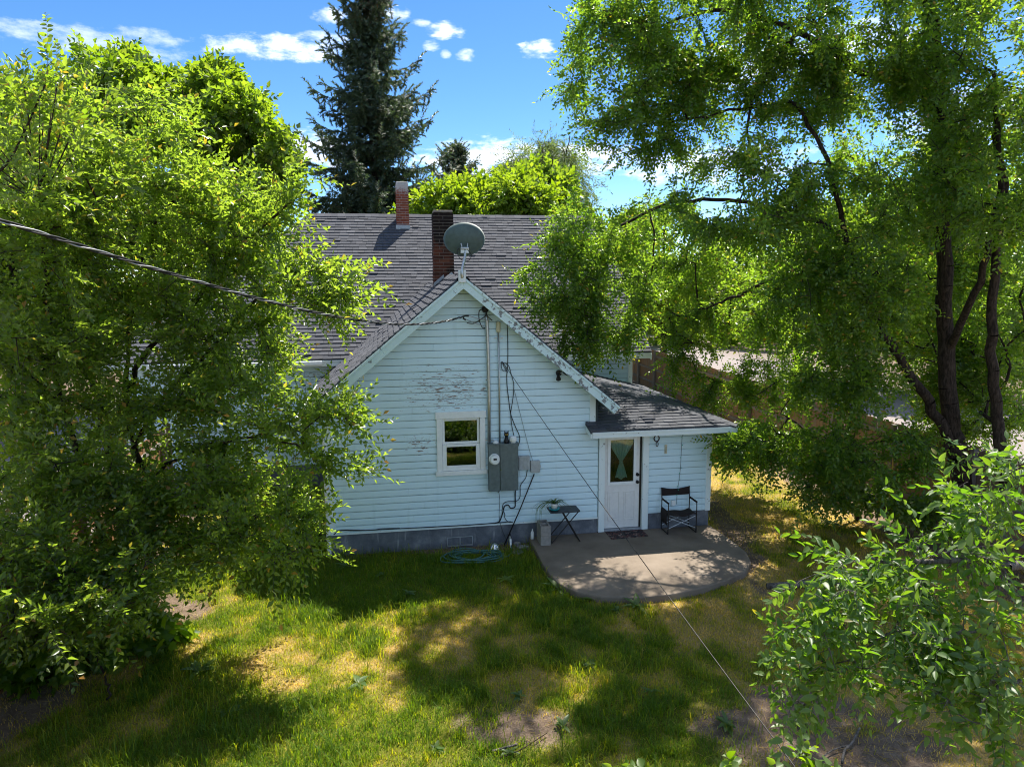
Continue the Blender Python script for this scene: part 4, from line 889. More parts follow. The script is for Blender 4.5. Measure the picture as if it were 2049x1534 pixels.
def spray(rg, L=.36, n=11, ll=.06, lw=.032, full=False, ang=52, curve=.25, twig=.0022, kind='elm', flat=.5):
    """a leafy twig along +y, leaf faces towards +z"""
    Vs, Fs, Ms, vs_ = [], [], [], []; o = 0
    def axis(u): return np.array((curve*L*.35*math.sin(u*2.2), L*u, -curve*L*u*u))
    k = 3; ring = []
    for i in range(k):
        c = axis(i/(k-1)); r_ = twig*(1-.75*i/(k-1))
        for j in range(3): ring.append(c+np.array((math.cos(2.094*j)*r_, 0, math.sin(2.094*j)*r_)))
    F = []
    for i in range(k-1):
        for j in range(3): a, b = i*3+j, i*3+(j+1) % 3; F += [(a, b, b+3), (a, b+3, a+3)]
    Vs.append(np.array(ring)); Fs.append(np.array(F)); Ms.append(np.ones(len(F), int)); vs_.append(np.full(len(ring), .5)); o += len(ring)
    for i in range(n):
        u = (i+.8)/n; c = axis(min(u, 1)); s = 1 if i % 2 else -1
        if i == n-1: s = 0
        g, f = maple_geo(ll) if kind == 'maple' else leaf_geo(ll, lw, rg.uniform(.1, .4), rg.uniform(.02, .25), full)
        sc = (.72+.5*math.sin(min(1, u*1.15)*2.6))*rg.uniform(.8, 1.15); a = R(ang*s+rg.uniform(-14, 14)); tw = rg.uniform(-1.1, 1.1)*(1.4-flat); pit = rg.uniform(-.8, .45)
        g = g*sc; ca, sa = math.cos(tw), math.sin(tw); g = np.stack([g[:, 0]*ca-g[:, 2]*sa, g[:, 1], g[:, 0]*sa+g[:, 2]*ca], -1)
        cp, sp_ = math.cos(pit), math.sin(pit); g = np.stack([g[:, 0], g[:, 1]*cp-g[:, 2]*sp_, g[:, 1]*sp_+g[:, 2]*cp], -1)
        g = np.stack([g[:, 0]*math.cos(a)+g[:, 1]*math.sin(a), -g[:, 0]*math.sin(a)+g[:, 1]*math.cos(a), g[:, 2]], -1)+c
        Vs.append(g); Fs.append(f+o); Ms.append(np.zeros(len(f), int)); vs_.append(np.full(len(g), rg.random())); o += len(g)
    return np.concatenate(Vs), np.concatenate(Fs), np.concatenate(Ms), np.concatenate(vs_)
def place(templates, pos, dirs, nrm, scale, rg):
    """copies of the templates at many frames, joined into arrays"""
    y = unit(dirs); x = unit(np.cross(y, nrm)); z = np.cross(x, y); which = rg.integers(0, len(templates), len(pos))
    Vo, Fo, Mo, vo = [], [], [], []; off = 0
    for k, (V, F, Mi, v) in enumerate(templates):
        s = which == k; m = int(s.sum())
        if not m: continue
        Rm = np.stack([x[s], y[s], z[s]], 1)*scale[s][:, None, None]
        W_ = np.einsum('vi,nij->nvj', V, Rm)+pos[s][:, None, :]
        Vo.append(W_.reshape(-1, 3)); Fo.append((F[None]+(np.arange(m)*len(V))[:, None, None]+off).reshape(-1, 3)); Mo.append(np.tile(Mi, m))
        jit = rg.normal(0, .10, m)[:, None]; vv = np.where(v[None] > .93, v[None], np.clip(v[None]*.9+jit, 0, .93)); vo.append(vv.ravel()); off += m*len(V)
    return np.concatenate(Vo), np.concatenate(Fo), np.concatenate(Mo), np.concatenate(vo)
def branch_mesh(P0, P1, R0, R1, n):
    d = unit(P1-P0); ref = np.where(np.abs(d[:, 2:3]) < .9, np.array([[0, 0, 1.]]), np.array([[1., 0, 0]])); x = unit(np.cross(d, ref)); y = np.cross(x, d); m = len(P0)
    a = 2*np.pi*np.arange(n)/n; ring = np.cos(a)[None, :, None]*x[:, None]+np.sin(a)[None, :, None]*y[:, None]
    V = np.concatenate([P0[:, None]+ring*R0[:, None, None], P1[:, None]+ring*R1[:, None, None]], 1).reshape(-1, 3)
    j = np.arange(n); k = (j+1) % n; f = np.concatenate([np.stack([j, k, k+n], 1), np.stack([j, k+n, j+n], 1)]); F = (f[None]+(np.arange(m)*2*n)[:, None, None]).reshape(-1, 3); return V, F
def grow(paths, att, rg, seg=.4, arch=.10, tip=.0045, expo=2.25, rmin=None, maxlen=None):
    Pn = []; par = []; rad0 = []
    for (pts, r0, r1) in paths:
        pts = smooth_path(pts, 6); pr = -1
        if Pn: D = np.linalg.norm(np.array(Pn)-pts[0], axis=1); pr = int(D.argmin())
        for i, p in enumerate(pts):
            Pn.append(p+(rg.normal(0, .02, 3) if i else 0)); par.append(pr); pr = len(Pn)-1; u = i/(len(pts)-1); rad0.append(r0*(1-u)+r1*u)
    nb = len(Pn); base = np.array(Pn); D = np.linalg.norm(att[:, None]-base[None], axis=2).min(1); order_ = np.argsort(D)
    cap = nb+len(att)*14; A_ = np.zeros((cap, 3)); A_[:nb] = base; n = nb; tips = []
    for i in order_:
        a = att[i]; d = A_[:n]-a; dd = np.sqrt((d*d).sum(1)); dd2 = dd+np.maximum(0, A_[:n, 2]-a[2])*.15; j = int(dd2.argmin()); L = dd[j]; m = max(1, min(12, int(math.ceil(L/seg)))); pr = j; p0 = A_[j].copy()
        side = rg.normal(0, .09*L, 3)
        for k in range(1, m+1):
            u = k/m; A_[n] = p0*(1-u)+a*u+np.array((0, 0, arch*L*math.sin(math.pi*u)))+side*math.sin(math.pi*u); par.append(pr); pr = n; n += 1
        tips.append(pr)
    A_ = A_[:n]; par = np.array(par); r_ = np.zeros(n); lst = [0.0]*n; pl = par.tolist()
    for i in range(n-1, -1, -1):
        if lst[i] == 0: lst[i] = tip**expo
        if pl[i] >= 0: lst[pl[i]] += lst[i]
    r_ = np.array(lst)**(1/expo); r_[:nb] = np.maximum(np.minimum(r_[:nb], np.array(rad0)), np.array(rad0)*.75); r_[nb:] = np.minimum(r_[nb:], .09)
    return A_, par, r_, np.array(tips), nb
def make_tree(name, label, cat, root, paths, att, rg, templates, leafmat, barkmat, k=8, reach=.7, droop=-.25, up=.75, scale=(.8, 1.3), seg=.4, group=None, arch=.1, tip=.0045, thin=.004, spread=.85, part='crown', bias=None, twigmat=None):
    o = thing(name, label, cat, root, group)
    A_, par, r_, tips, nb = grow(paths, att, rg, seg, arch, tip)
    e = np.where(par >= 0)[0]; pr = par[e]; rp_ = np.where((pr < nb) & (e >= nb), np.minimum(r_[pr], r_[e]*1.3), r_[pr])
    big = np.maximum(rp_, r_[e]) > .035
    V, F = branch_mesh(A_[pr][big], A_[e][big], rp_[big], r_[e][big], 9)
    if big.any(): trimesh('trunk', V, F, M[barkmat], o, smooth=True)
    sm = ~big & (r_[e] > thin)
    if sm.any(): V, F = branch_mesh(A_[pr][sm], A_[e][sm], rp_[sm], r_[e][sm], 5); stuff(trimesh('branches', V, F, M[barkmat], o, smooth=True))
    # leafy twigs hang on the outer metres of every branch
    m = len(tips); pos = []; dr = []
    steps = max(1, int(reach/seg))
    for q in range(k):
        cur = tips.copy(); hop = rg.integers(0, steps+1, m)
        for h in range(steps):
            s = (hop > h) & (cur >= nb); cur[s] = par[cur[s]]
        pa = np.maximum(par[cur], 0); u = rg.random(m)[:, None]; p = A_[cur]*(1-u)+A_[pa]*u; d = unit(A_[cur]-A_[pa]); pos.append(p); dr.append(unit(d*.8+rg.normal(0, spread*.62, (m, 3))+np.array((0, 0, droop))+(0 if bias is None else np.array(bias))))
    pos = np.concatenate(pos); dr = np.concatenate(dr); nr = unit(np.array((0, 0, up))+rg.normal(0, .42, pos.shape))
    V, F, Mi, v = place(templates, pos, dr, nr, rg.uniform(scale[0], scale[1], len(pos)), rg)
    stuff(trimesh(part, V, F, [M[leafmat], M[twigmat or barkmat]], o, {'v': v}, Mi)); return o
def cloud_pts(blobs, rg, dens=1.0, shell=.35, lump=None):
    out = []
    for (px, py, D, rx, ry, rd, n) in blobs:
        n = int(n*dens); u = unit(rg.normal(0, 1, (n, 3))); r_ = (shell+(1-shell)*rg.random(n))**(1/2.2); u = u*r_[:, None]
        c = atD(px, py, D); k = D/FPX; out.append(c+u[:, :1]*RT*rx*k+u[:, 1:2]*UP*ry*k+u[:, 2:]*FW*rd)
    p = np.concatenate(out)
    if lump:                       # keep points in lumps so that gaps open between them
        s = np.sin(p[:, 0]*lump+1.3)*np.sin(p[:, 1]*lump+.4)*np.sin(p[:, 2]*lump*1.1+2.2)+.5*np.sin(p[:, 0]*lump*2.3)*np.sin(p[:, 2]*lump*2.1+.7); p = p[s > -.22]
    return p
rr_ = random.Random(21)
T_ELM = [spray(rr_, rr_.uniform(.32, .46), rr_.randint(10, 13), .074, .038) for _ in range(7)]+[spray(rr_, .66, 18, .072, .037, curve=.35) for _ in range(2)]
T_NEAR = [spray(rr_, rr_.uniform(.24, .36), rr_.randint(9, 12), .066, .029, True, 55, .35, .0022) for _ in range(8)]
T_SHOOT = [spray(rr_, .8, 24, .060, .033, True, 60, .45, .003) for _ in range(3)]
T_MAPLE = [spray(rr_, .55, 9, .21, .14, kind='elm', ang=60, curve=.3, twig=.006) for _ in range(6)]
T_LIME = [spray(rr_, .60, 12, .16, .095, ang=50, curve=.2, twig=.004) for _ in range(6)]
T_WIL = [spray(rr_, 1.3, 26, .17, .035, ang=28, curve=.9, twig=.004) for _ in range(5)]

# ---- left elm: many thin stems, leans out over the lawn
g1 = np.random.default_rng(101); rt_ = np.array((-4.2, -1.5, 0.0))
def dd(px, py, D): return atD(px, py, D)
LE = [(220, 290, 10.0, 190, 110, 1.3, 115), (90, 330, 8.6, 120, 160, 1.2, 120), (400, 420, 11.0, 130, 90, 1.3, 85), (300, 470, 10.8, 270, 150, 1.8, 260), (480, 470, 10.6, 90, 60, .8, 38), (95, 600, 9.4, 130, 200, 1.5, 200), (430, 590, 10.4, 120, 80, 1.0, 65),
      (630, 545, 10.0, 75, 40, .35, 24), (650, 610, 9.8, 70, 40, .3, 20), (580, 410, 10.2, 40, 35, .3, 8), (690, 600, 9.7, 30, 20, .15, 5), (690, 555, 9.8, 25, 18, .15, 4), (690, 845, 9.5, 28, 18, .15, 6), (700, 940, 9.4, 25, 12, .12, 5), (620, 1090, 9.3, 25, 30, .2, 5), (560, 360, 10.2, 40, 40, .4, 8), (460, 740, 10.6, 140, 95, 1.2, 95), (260, 720, 10.8, 230, 140, 1.6, 200), (230, 900, 10.6, 240, 130, 1.6, 200), (560, 830, 9.7, 80, 45, .5, 26), (665, 800, 9.6, 45, 30, .25, 12),
      (630, 925, 9.5, 60, 26, .25, 11), (480, 930, 10.0, 110, 60, .7, 44), (430, 1020, 10.0, 180, 75, 1.0, 110), (560, 1030, 9.6, 70, 20, .25, 8), (150, 1060, 9.6, 150, 110, 1.3, 150), (330, 1110, 9.6, 140, 50, .8, 55), (540, 1130, 9.3, 60, 28, .25, 12), (120, 1220, 8.8, 110, 70, .8, 70), (250, 1190, 9.0, 90, 50, .7, 40), (40, 900, 9.0, 60, 160, 1.0, 70)]
LP = [([rt_, dd(250, 1050, 11.6), dd(205, 850, 11.4), dd(165, 640, 11.0), dd(150, 430, 10.4), dd(190, 280, 10.0)], .11, .03),
      ([rt_+(.2, 0, 0), dd(300, 1000, 11.5), dd(260, 860, 11.2), dd(270, 740, 11.0), dd(380, 620, 10.8), dd(470, 500, 10.6), dd(590, 400, 10.3)], .09, .02),
      ([dd(265, 900, 11.2), dd(330, 790, 10.9), dd(430, 690, 10.7), dd(560, 560, 10.3), dd(640, 530, 10.0)], .05, .012),
      ([rt_+(-.2, .1, 0), dd(190, 1010, 11.2), dd(120, 800, 10.5), dd(90, 560, 9.6), dd(80, 350, 8.8)], .08, .025),
      ([dd(240, 830, 11.3), dd(260, 650, 11.0), dd(300, 480, 10.8), dd(370, 370, 10.8)], .05, .015),
      ([dd(290, 960, 11.4), dd(400, 900, 10.6), dd(520, 870, 10.0), dd(640, 915, 9.5)], .045, .01), ([dd(280, 1020, 11.4), dd(400, 1010, 10.4), dd(500, 1030, 9.8), dd(600, 1035, 9.6)], .035, .008),
      ([dd(240, 1060, 11.5), dd(200, 1080, 10.4), dd(150, 1140, 9.2)], .04, .01)]
le = make_tree('elm_tree', 'bushy elm with many thin stems overhanging the left lawn', 'tree', rt_, LP, cloud_pts(LE, g1, .70, .42), g1, T_ELM, 'leaf_elm', 'bark', k=6, reach=.8, droop=-.05, scale=(.75, 1.35), spread=.72, bias=(.28, -.08, .16), twigmat='bark_grey')
# its long leading shoots stand up against the sky
S = []
for (a, b, c_) in (((30, 0), (95, 150), 5.6), ((200, 82), (80, 170), 5.8), ((15, 150), (60, 170), 5.6), ((60, 60), (110, 190), 5.7), ((120, 130), (90, 210), 5.9), ((30, 120), (80, 230), 5.6), ((160, 150), (120, 240), 6.0)):
    S.append((atD(b[0], b[1], c_), atD(a[0], a[1], c_)-atD(b[0], b[1], c_)))
sp_ = thing('elm_sapling', 'slender young elm whose leafy top shoots rise into the sky by the left edge', 'tree', (-3.3, -8.3, 0))
pos = np.array([s[0] for s in S]); dr = np.array([s[1] for s in S]); sc_l = np.linalg.norm(dr, axis=1)/.8*1.05
V, F, Mi, v = place(T_SHOOT, pos, dr, np.tile((-.2, -.8, .5), (len(S), 1)), np.clip(sc_l, .6, 1.5), g1)
ap = cloud_pts([(70, 210, 5.8, 60, 70, .25, 26), (30, 330, 5.8, 50, 90, .3, 26), (110, 260, 6.0, 60, 60, .3, 18)], g1, 1, .3); nn = len(ap)*2
pos2 = np.repeat(ap, 2, 0)+g1.normal(0, .08, (nn, 3)); V2, F2, Mi2, v2 = place(T_NEAR, pos2, unit(g1.normal(0, .5, (nn, 3))+np.array((.1, 0, .7))), unit(g1.normal(0, .5, (nn, 3))+np.array((0, -.3, .6))), g1.uniform(.7, 1.0, nn), g1)
stuff(trimesh('crown', np.concatenate([V, V2]), np.concatenate([F, F2+len(V)]), [M['leaf_elm'], M['bark_grey']], sp_, {'v': np.concatenate([v, v2])}, np.concatenate([Mi, Mi2])))
st = MB(); st.tube(smooth_path([(-3.3, -8.3, -.05), (-3.25, -8.3, 2.5), dd(-90, 480, 5.8), dd(20, 320, 5.8), dd(90, 170, 5.7)]), [.022]*7+[.016]*6+[.011]*6+[.008]*6, 7)
for p in ap[::3]: st.tube([dd(70, 300, 5.8)*.5+p*.5-np.array((0, 0, .2)), p], .005, 5)
st.build('trunk', M['bark'], sp_, smooth=True)

# ---- big right elm
g2 = np.random.default_rng(202); rt2 = np.array((11.45, -1.2, 0.0))
RE = [(1230, 120, 13.6, 110, 150, 1.6, 130), (1390, 40, 13.2, 180, 110, 2.2, 170), (1600, 30, 12.8, 200, 90, 2.2, 160), (1800, 60, 12.4, 180, 120, 2.2, 160), (1960, 90, 11.6, 130, 150, 2.2, 140), (1250, 270, 13.8, 100, 70, 1.0, 50), (1430, 230, 13.8, 120, 110, 1.4, 80), (1480, 380, 12.2, 150, 90, 1.4, 100), (1650, 430, 13.2, 150, 100, 1.8, 120), (1810, 270, 14.6, 130, 150, 2.0, 150), (1190, 450, 14.6, 100, 60, 1.0, 70), (1130, 560, 14.4, 80, 100, 0.8, 70), (1220, 600, 14.8, 90, 110, 0.9, 90), (1180, 690, 14.4, 60, 40, 0.5, 20), (1340, 500, 17.6, 110, 90, 1.4, 110), (1480, 560, 18.2, 130, 100, 1.8, 130), (1400, 660, 16.8, 80, 60, 0.9, 50), (1640, 610, 13.8, 140, 90, 1.8, 120), (1820, 520, 15.6, 140, 120, 1.8, 130), (1800, 700, 15.6, 140, 90, 1.2, 80), (1720, 560, 13.0, 120, 90, 1.4, 60), (1900, 420, 15.0, 150, 130, 1.6, 110), (1700, 130, 12.6, 150, 80, 1.6, 70), (1760, 900, 13.4, 120, 60, 0.9, 60), (1370, 740, 17.0, 40, 40, 0.5, 14), (1450, 790, 16.6, 60, 30, 0.5, 20)]
RE += [(1520, -140, 13.5, 240, 100, 2.2, 55), (1750, -170, 13.5, 260, 130, 2.4, 110), (1980, -150, 13.5, 230, 130, 2.6, 160), (2150, 100, 13.5, 150, 220, 2.4, 140), (1700, -330, 14.5, 300, 110, 2.4, 130), (2000, -330, 14.5, 260, 130, 2.4, 130), (1300, -60, 13.8, 120, 50, 1.2, 30), (1200, 60, 13.6, 70, 60, .8, 40), (1340, 160, 13.8, 110, 60, .9, 50), (1500, 120, 13.4, 90, 60, .9, 45), (1640, 180, 13.6, 60, 60, .8, 30)]
RE_THIN = [(1560, 760, 16.8, 110, 55, 1.0, 60), (1690, 760, 13.6, 110, 60, 1.0, 55), (1500, 880, 14.6, 80, 45, 0.7, 40), (1620, 900, 14.4, 100, 55, 0.9, 55), (1640, 980, 14.2, 60, 30, 0.5, 16)]
RE_SIDE = [(1980, 330, 11.6, 110, 170, 2.2, 150), (1990, 600, 14.8, 100, 150, 1.8, 120), (1960, 740, 15.0, 100, 90, 1.2, 70), (1930, 800, 15.2, 110, 90, 1.4, 90)]
RP = [([rt2, dd(1932, 1000, 14.2), dd(1905, 860, 14.0), dd(1893, 680, 13.8), dd(1890, 450, 13.4), dd(1878, 180, 13.0), dd(1850, -60, 12.6)], .26, .13),
      ([dd(1900, 880, 14.0), dd(1850, 790, 13.8), dd(1790, 700, 13.6), dd(1735, 590, 13.4), dd(1690, 470, 13.2), dd(1660, 330, 13.0)], .14, .05),
      ([dd(1885, 330, 13.3), dd(1840, 165, 13.1), dd(1730, 145, 13.0), dd(1600, 65, 12.9), dd(1450, 20, 13.2), dd(1290, 60, 13.6)], .12, .03),
      ([dd(1590, 70, 12.9), dd(1510, 190, 13.5), dd(1490, 330, 13.9), dd(1480, 460, 14.2)], .055, .015), ([dd(1660, 330, 13.0), dd(1600, 215, 13.2), dd(1540, 210, 13.5), dd(1420, 230, 13.8), dd(1290, 250, 13.9)], .055, .015),
      ([dd(1690, 470, 13.2), dd(1560, 420, 14.0), dd(1430, 400, 14.5), dd(1300, 420, 14.8), dd(1220, 480, 14.8), dd(1180, 600, 14.6)], .07, .02), ([dd(1300, 420, 14.8), dd(1310, 520, 14.9), dd(1280, 640, 14.9)], .03, .01),
      ([dd(1735, 590, 13.4), dd(1620, 540, 14.2), dd(1500, 580, 15.0), dd(1400, 620, 16.2)], .06, .02), ([dd(1895, 700, 13.8), dd(1960, 560, 12.6), dd(2000, 380, 11.8), dd(1990, 150, 11.6)], .10, .04), ([dd(1890, 900, 14.0), dd(1800, 880, 13.6), dd(1680, 900, 14.0)], .04, .012)]
att2 = cloud_pts(RE, g2, 1.18, .36); lm = np.sin(att2[:, 0]*2.1+1.3)*np.sin(att2[:, 1]*2.1+.4)+.6*np.sin(att2[:, 0]*4.3)*np.sin(att2[:, 1]*3.7+.7); att2 = att2[(lm > -.30) | (att2[:, 2] < 6.2)]
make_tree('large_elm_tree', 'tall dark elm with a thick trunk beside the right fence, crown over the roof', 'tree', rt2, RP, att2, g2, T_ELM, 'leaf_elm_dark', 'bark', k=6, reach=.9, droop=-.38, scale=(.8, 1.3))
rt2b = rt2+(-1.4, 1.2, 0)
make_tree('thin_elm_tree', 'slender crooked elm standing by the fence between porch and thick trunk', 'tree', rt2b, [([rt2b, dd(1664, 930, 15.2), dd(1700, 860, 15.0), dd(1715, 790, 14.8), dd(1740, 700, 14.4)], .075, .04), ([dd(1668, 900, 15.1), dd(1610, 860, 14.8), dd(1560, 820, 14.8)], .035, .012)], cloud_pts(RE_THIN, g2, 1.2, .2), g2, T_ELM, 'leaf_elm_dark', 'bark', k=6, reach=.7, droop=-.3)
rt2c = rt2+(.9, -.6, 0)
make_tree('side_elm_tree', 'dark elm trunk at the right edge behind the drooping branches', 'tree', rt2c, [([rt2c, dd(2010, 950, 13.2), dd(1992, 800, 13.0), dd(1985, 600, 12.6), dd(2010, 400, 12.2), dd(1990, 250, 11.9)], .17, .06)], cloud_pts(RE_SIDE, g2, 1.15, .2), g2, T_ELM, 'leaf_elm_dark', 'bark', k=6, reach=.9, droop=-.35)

# ---- near elm whose branches droop into the lower right
g3 = np.random.default_rng(303); rt3 = np.array((6.0, -10.9, 0.0))
NE = [(1700, 1110, 5.0, 90, 25, .3, 9), (1650, 1180, 4.9, 80, 25, .3, 9), (1640, 1250, 4.8, 80, 25, .25, 8), (1620, 1330, 4.8, 70, 22, .25, 7), (1590, 1400, 4.8, 50, 18, .2, 5), (1760, 1170, 4.9, 100, 40, .4, 13), (1800, 1260, 4.8, 110, 45, .4, 12), (1780, 1340, 4.7, 90, 35, .3, 8), (1900, 1120, 4.9, 110, 60, .5, 20),
      (1960, 1020, 5.0, 80, 70, .4, 18), (2010, 930, 5.2, 50, 60, .4, 10), (1930, 1250, 4.7, 100, 60, .45, 18), (1990, 1370, 4.5, 70, 70, .4, 15), (1880, 1400, 4.6, 60, 40, .3, 6), (2030, 1480, 4.4, 40, 40, .3, 6)]
NP_ = [([rt3, rt3+(-.1, .1, 1.5), dd(2250, 1330, 5.4), dd(2120, 1180, 5.2), dd(2010, 1130, 5.0), dd(1880, 1120, 5.0), dd(1740, 1120, 5.0)], .10, .012), ([dd(2120, 1180, 5.2), dd(2030, 1230, 4.9), dd(1900, 1270, 4.7), dd(1780, 1265, 4.8), dd(1660, 1345, 4.9)], .022, .006), ([dd(2250, 1330, 5.4), dd(2080, 1360, 4.6), dd(1990, 1370, 4.5), dd(1950, 1440, 4.4)], .025, .006), ([dd(2120, 1180, 5.2), dd(2060, 1030, 5.2), dd(2010, 930, 5.2)], .02, .006)]
make_tree('drooping_elm_tree', 'near elm with large bright leaves drooping over the lower right lawn', 'tree', rt3, NP_, cloud_pts(NE, g3, 1.0, .3), g3, T_NEAR, 'leaf_near', 'bark_grey', k=3, reach=.4, droop=-.40, scale=(.8, 1.2), seg=.14, tip=.0022, thin=.0012, spread=.9)

# ---- trees behind the house
def back_tree(name, label, cx, cy, top, D, rx, base_py, tmpl, leaf, n, seed, k=7, droop=-.05, lump=1.2, scale=(.8, 1.3), group=None, extra=(), rdm=1.0, bark='bark'):
    g = np.random.default_rng(seed); c = atD(cx, cy, D); kx = D/FPX; root = np.array((c[0], c[1], 0.0)); h = c[2]; ry = (cy-top)
    bl = [(cx, cy, D, rx, ry, rx*kx*rdm, n)]
    for q in range(9):
        a = g.uniform(0, 6.283); bl.append((cx+math.cos(a)*rx*.62, cy-math.sin(a)*ry*.6+ry*.05, D+g.uniform(-.6, .6)*rx*kx, rx*.42, ry*.42, rx*kx*.4, n//6))
    bl += list(extra); att = cloud_pts(bl, g, 1.0, .45, lump); att = att[att[:, 2] > 1.5]
    paths = [([root, root+(0.1, 0, h*.35), root+(-.1, .1, h*.7), c+(0, 0, ry*kx*.6)], .28, .06)]
    for q in range(6): a = q*1.05+g.uniform(-.3, .3); paths.append(([root+(0, 0, h*(.45+.05*q)), root+(math.cos(a)*rx*kx*.35, math.sin(a)*rx*kx*.35, h*(.75+.04*q)), root+(math.cos(a)*rx*kx*.65, math.sin(a)*rx*kx*.65, h*(.95+.05*q))], .10, .03))
    return make_tree(name, label, 'tree', root, paths, att, g, tmpl, leaf, bark, k=k, reach=1.2, droop=droop, scale=scale, seg=.7, tip=.010, thin=.009, spread=1.0, group=group)
back_tree('maple_tree', 'round leafy maple standing behind the house left of the spruce', 350, 320, 105, 28, 225, 600, T_MAPLE, 'leaf_maple', 420, 11, k=9, extra=[(240, 170, 28, 110, 80, 1.6, 60), (480, 260, 28, 90, 90, 1.6, 60), (540, 330, 28, 60, 90, 1.5, 40)])
back_tree('lime_green_tree', 'bright yellow-green tree rising just behind the main roof ridge', 985, 440, 362, 27, 150, 600, T_LIME, 'leaf_lime', 260, 12, k=8, extra=[(860, 425, 26, 40, 28, .8, 22)])
back_tree('round_maple_tree', 'dense mid-green maple behind the lime-coloured tree', 1065, 400, 328, 33, 85, 600, T_MAPLE, 'leaf_maple', 150, 13, k=8)
back_tree('willow_tree', 'pale feathery willow rising behind the maples', 1090, 360, 275, 40, 95, 600, T_WIL, 'leaf_willow', 130, 14, k=7, droop=-.7, lump=None)
back_tree('yard_ash_tree', 'sunlit light green tree beyond the fence right of the roof', 1330, 520, 390, 36, 130, 600, T_LIME, 'leaf_maple', 240, 15, k=8)
back_tree('alley_tree', 'leafy green tree beyond the fence further right', 1600, 540, 400, 34, 170, 600, T_MAPLE, 'leaf_maple', 260, 16, k=7)
back_tree('corner_tree', 'green tree behind the large elm at the far right', 1900, 520, 260, 32, 190, 600, T_MAPLE, 'leaf_maple', 280, 17, k=7)
back_tree('neighbour_tree', 'dark leafy tree at the far left beyond the driveway', 20, 420, 180, 26, 150, 600, T_MAPLE, 'leaf_maple', 260, 18, k=7)
# ---- spruces
def spruce(name, label, px, D, top_py, base_r, n_wh, seed, rmax=3.4, lowpy=430):
    g = np.random.default_rng(seed); c = atD(px, 430, D); root = np.array((c[0], c[1], 0.0)); H_ = atD(px, top_py, D)[2]; o = thing(name, label, 'tree', root)
    MB().tube([root+(0, 0, -.1), root+(0, 0, H_*.5), root+(0, 0, H_*.97)], [.34*H_/18, .2*H_/18, .02], 10).build('trunk', M['bark'], o, smooth=True)
    P0, P1, PR = [], [], []; pos, dr, nr, sc = [], [], [], []
    z = H_*.16
    while z < H_*.985:
        f = 1-z/H_; L0 = min(rmax, base_r*f**1.12)+.12; nb_ = int(6+3*f)
        for q in range(nb_):
            a = g.uniform(0, 6.283); L = L0*g.uniform(.42, 1.22); m = max(4, int(L/.28)); prev = root+(0, 0, z); up0 = .35*(1-f)-.18; zz = g.uniform(-.2, .2)
            for i in range(1, m+1):
                u = i/m; p = root+np.array((math.cos(a)*L*u, math.sin(a)*L*u, z+zz+L*(up0*u-.30*u+.36*u*u*u))); P0.append(prev); P1.append(p); PR.append(.045*(1-u)*f+.012)
                if u > .18:
                    d = unit(p-prev); sd = np.array((-math.sin(a), math.cos(a), 0))
                    for s in (-1, 1):
                        for rep in range(2): pos.append(prev+(p-prev)*g.random()); dr.append(unit(d*.7+sd*s*g.uniform(.3, 1.0)+np.array((0, 0, g.uniform(-.7, .05))))); sc.append(g.uniform(.6, 1.15)*(1.1-.35*u)); nr.append((0, 0, 1.0))
                    pos.append(p); dr.append((g.normal(0, .15), g.normal(0, .15), -1.0)); sc.append(g.uniform(.6, 1.2)); nr.append((math.cos(a), math.sin(a), .1))
                    if i == m: pos.append(p); dr.append(unit(d+np.array((0, 0, .5)))); sc.append(.9); nr.append((0, 0, 1.0))
                prev = p
        z += (H_/n_wh)*g.uniform(.6, 1.3)
    V, F = branch_mesh(np.array(P0), np.array(P1), np.array(PR), np.array(PR)*.8, 5); stuff(trimesh('branches', V, F, M['bark'], o))
    def tuft(r_):
        Vs, Fs, v = [], [], []; o_ = 0
        for i in range(30):
            u = i/30; a = r_.uniform(0, 6.283); l = .21*(1-.4*u); c_ = np.array((0, .62*u, -.10*u*u)); e = np.array((math.cos(a)*l, .10, math.sin(a)*l*.7)); w = unit(np.cross(e, (0, 1, .3)))*.032
            Vs.append(np.array((c_-w, c_+w, c_+e))); Fs.append(np.array([(o_, o_+1, o_+2)])); o_ += 3; v += [r_.random()]*3
        return np.concatenate(Vs), np.concatenate(Fs), np.zeros(len(Fs), int), np.array(v)
    rt = random.Random(seed); V, F, Mi, v = place([tuft(rt) for _ in range(5)], np.array(pos), np.array(dr), np.array(nr, float), np.array(sc), g)
    hi = (V[:, 2] > H_*.80) & (g.random(len(V)) < .35); v = np.where(hi, np.maximum(v, .94), np.minimum(v, .9+.1*(v > .985)))
    stuff(trimesh('crown', V, F, M['needles'], o, {'v': v})); return o
spruce('spruce_tree', 'tall dark blue-green spruce towering behind the chimneys', 752, 34, -100, 7.2, 62, 31)
spruce('small_spruce_tree', 'shorter spruce to the right of the tall spruce', 915, 46, 278, 9.5, 44, 32, 3.6)
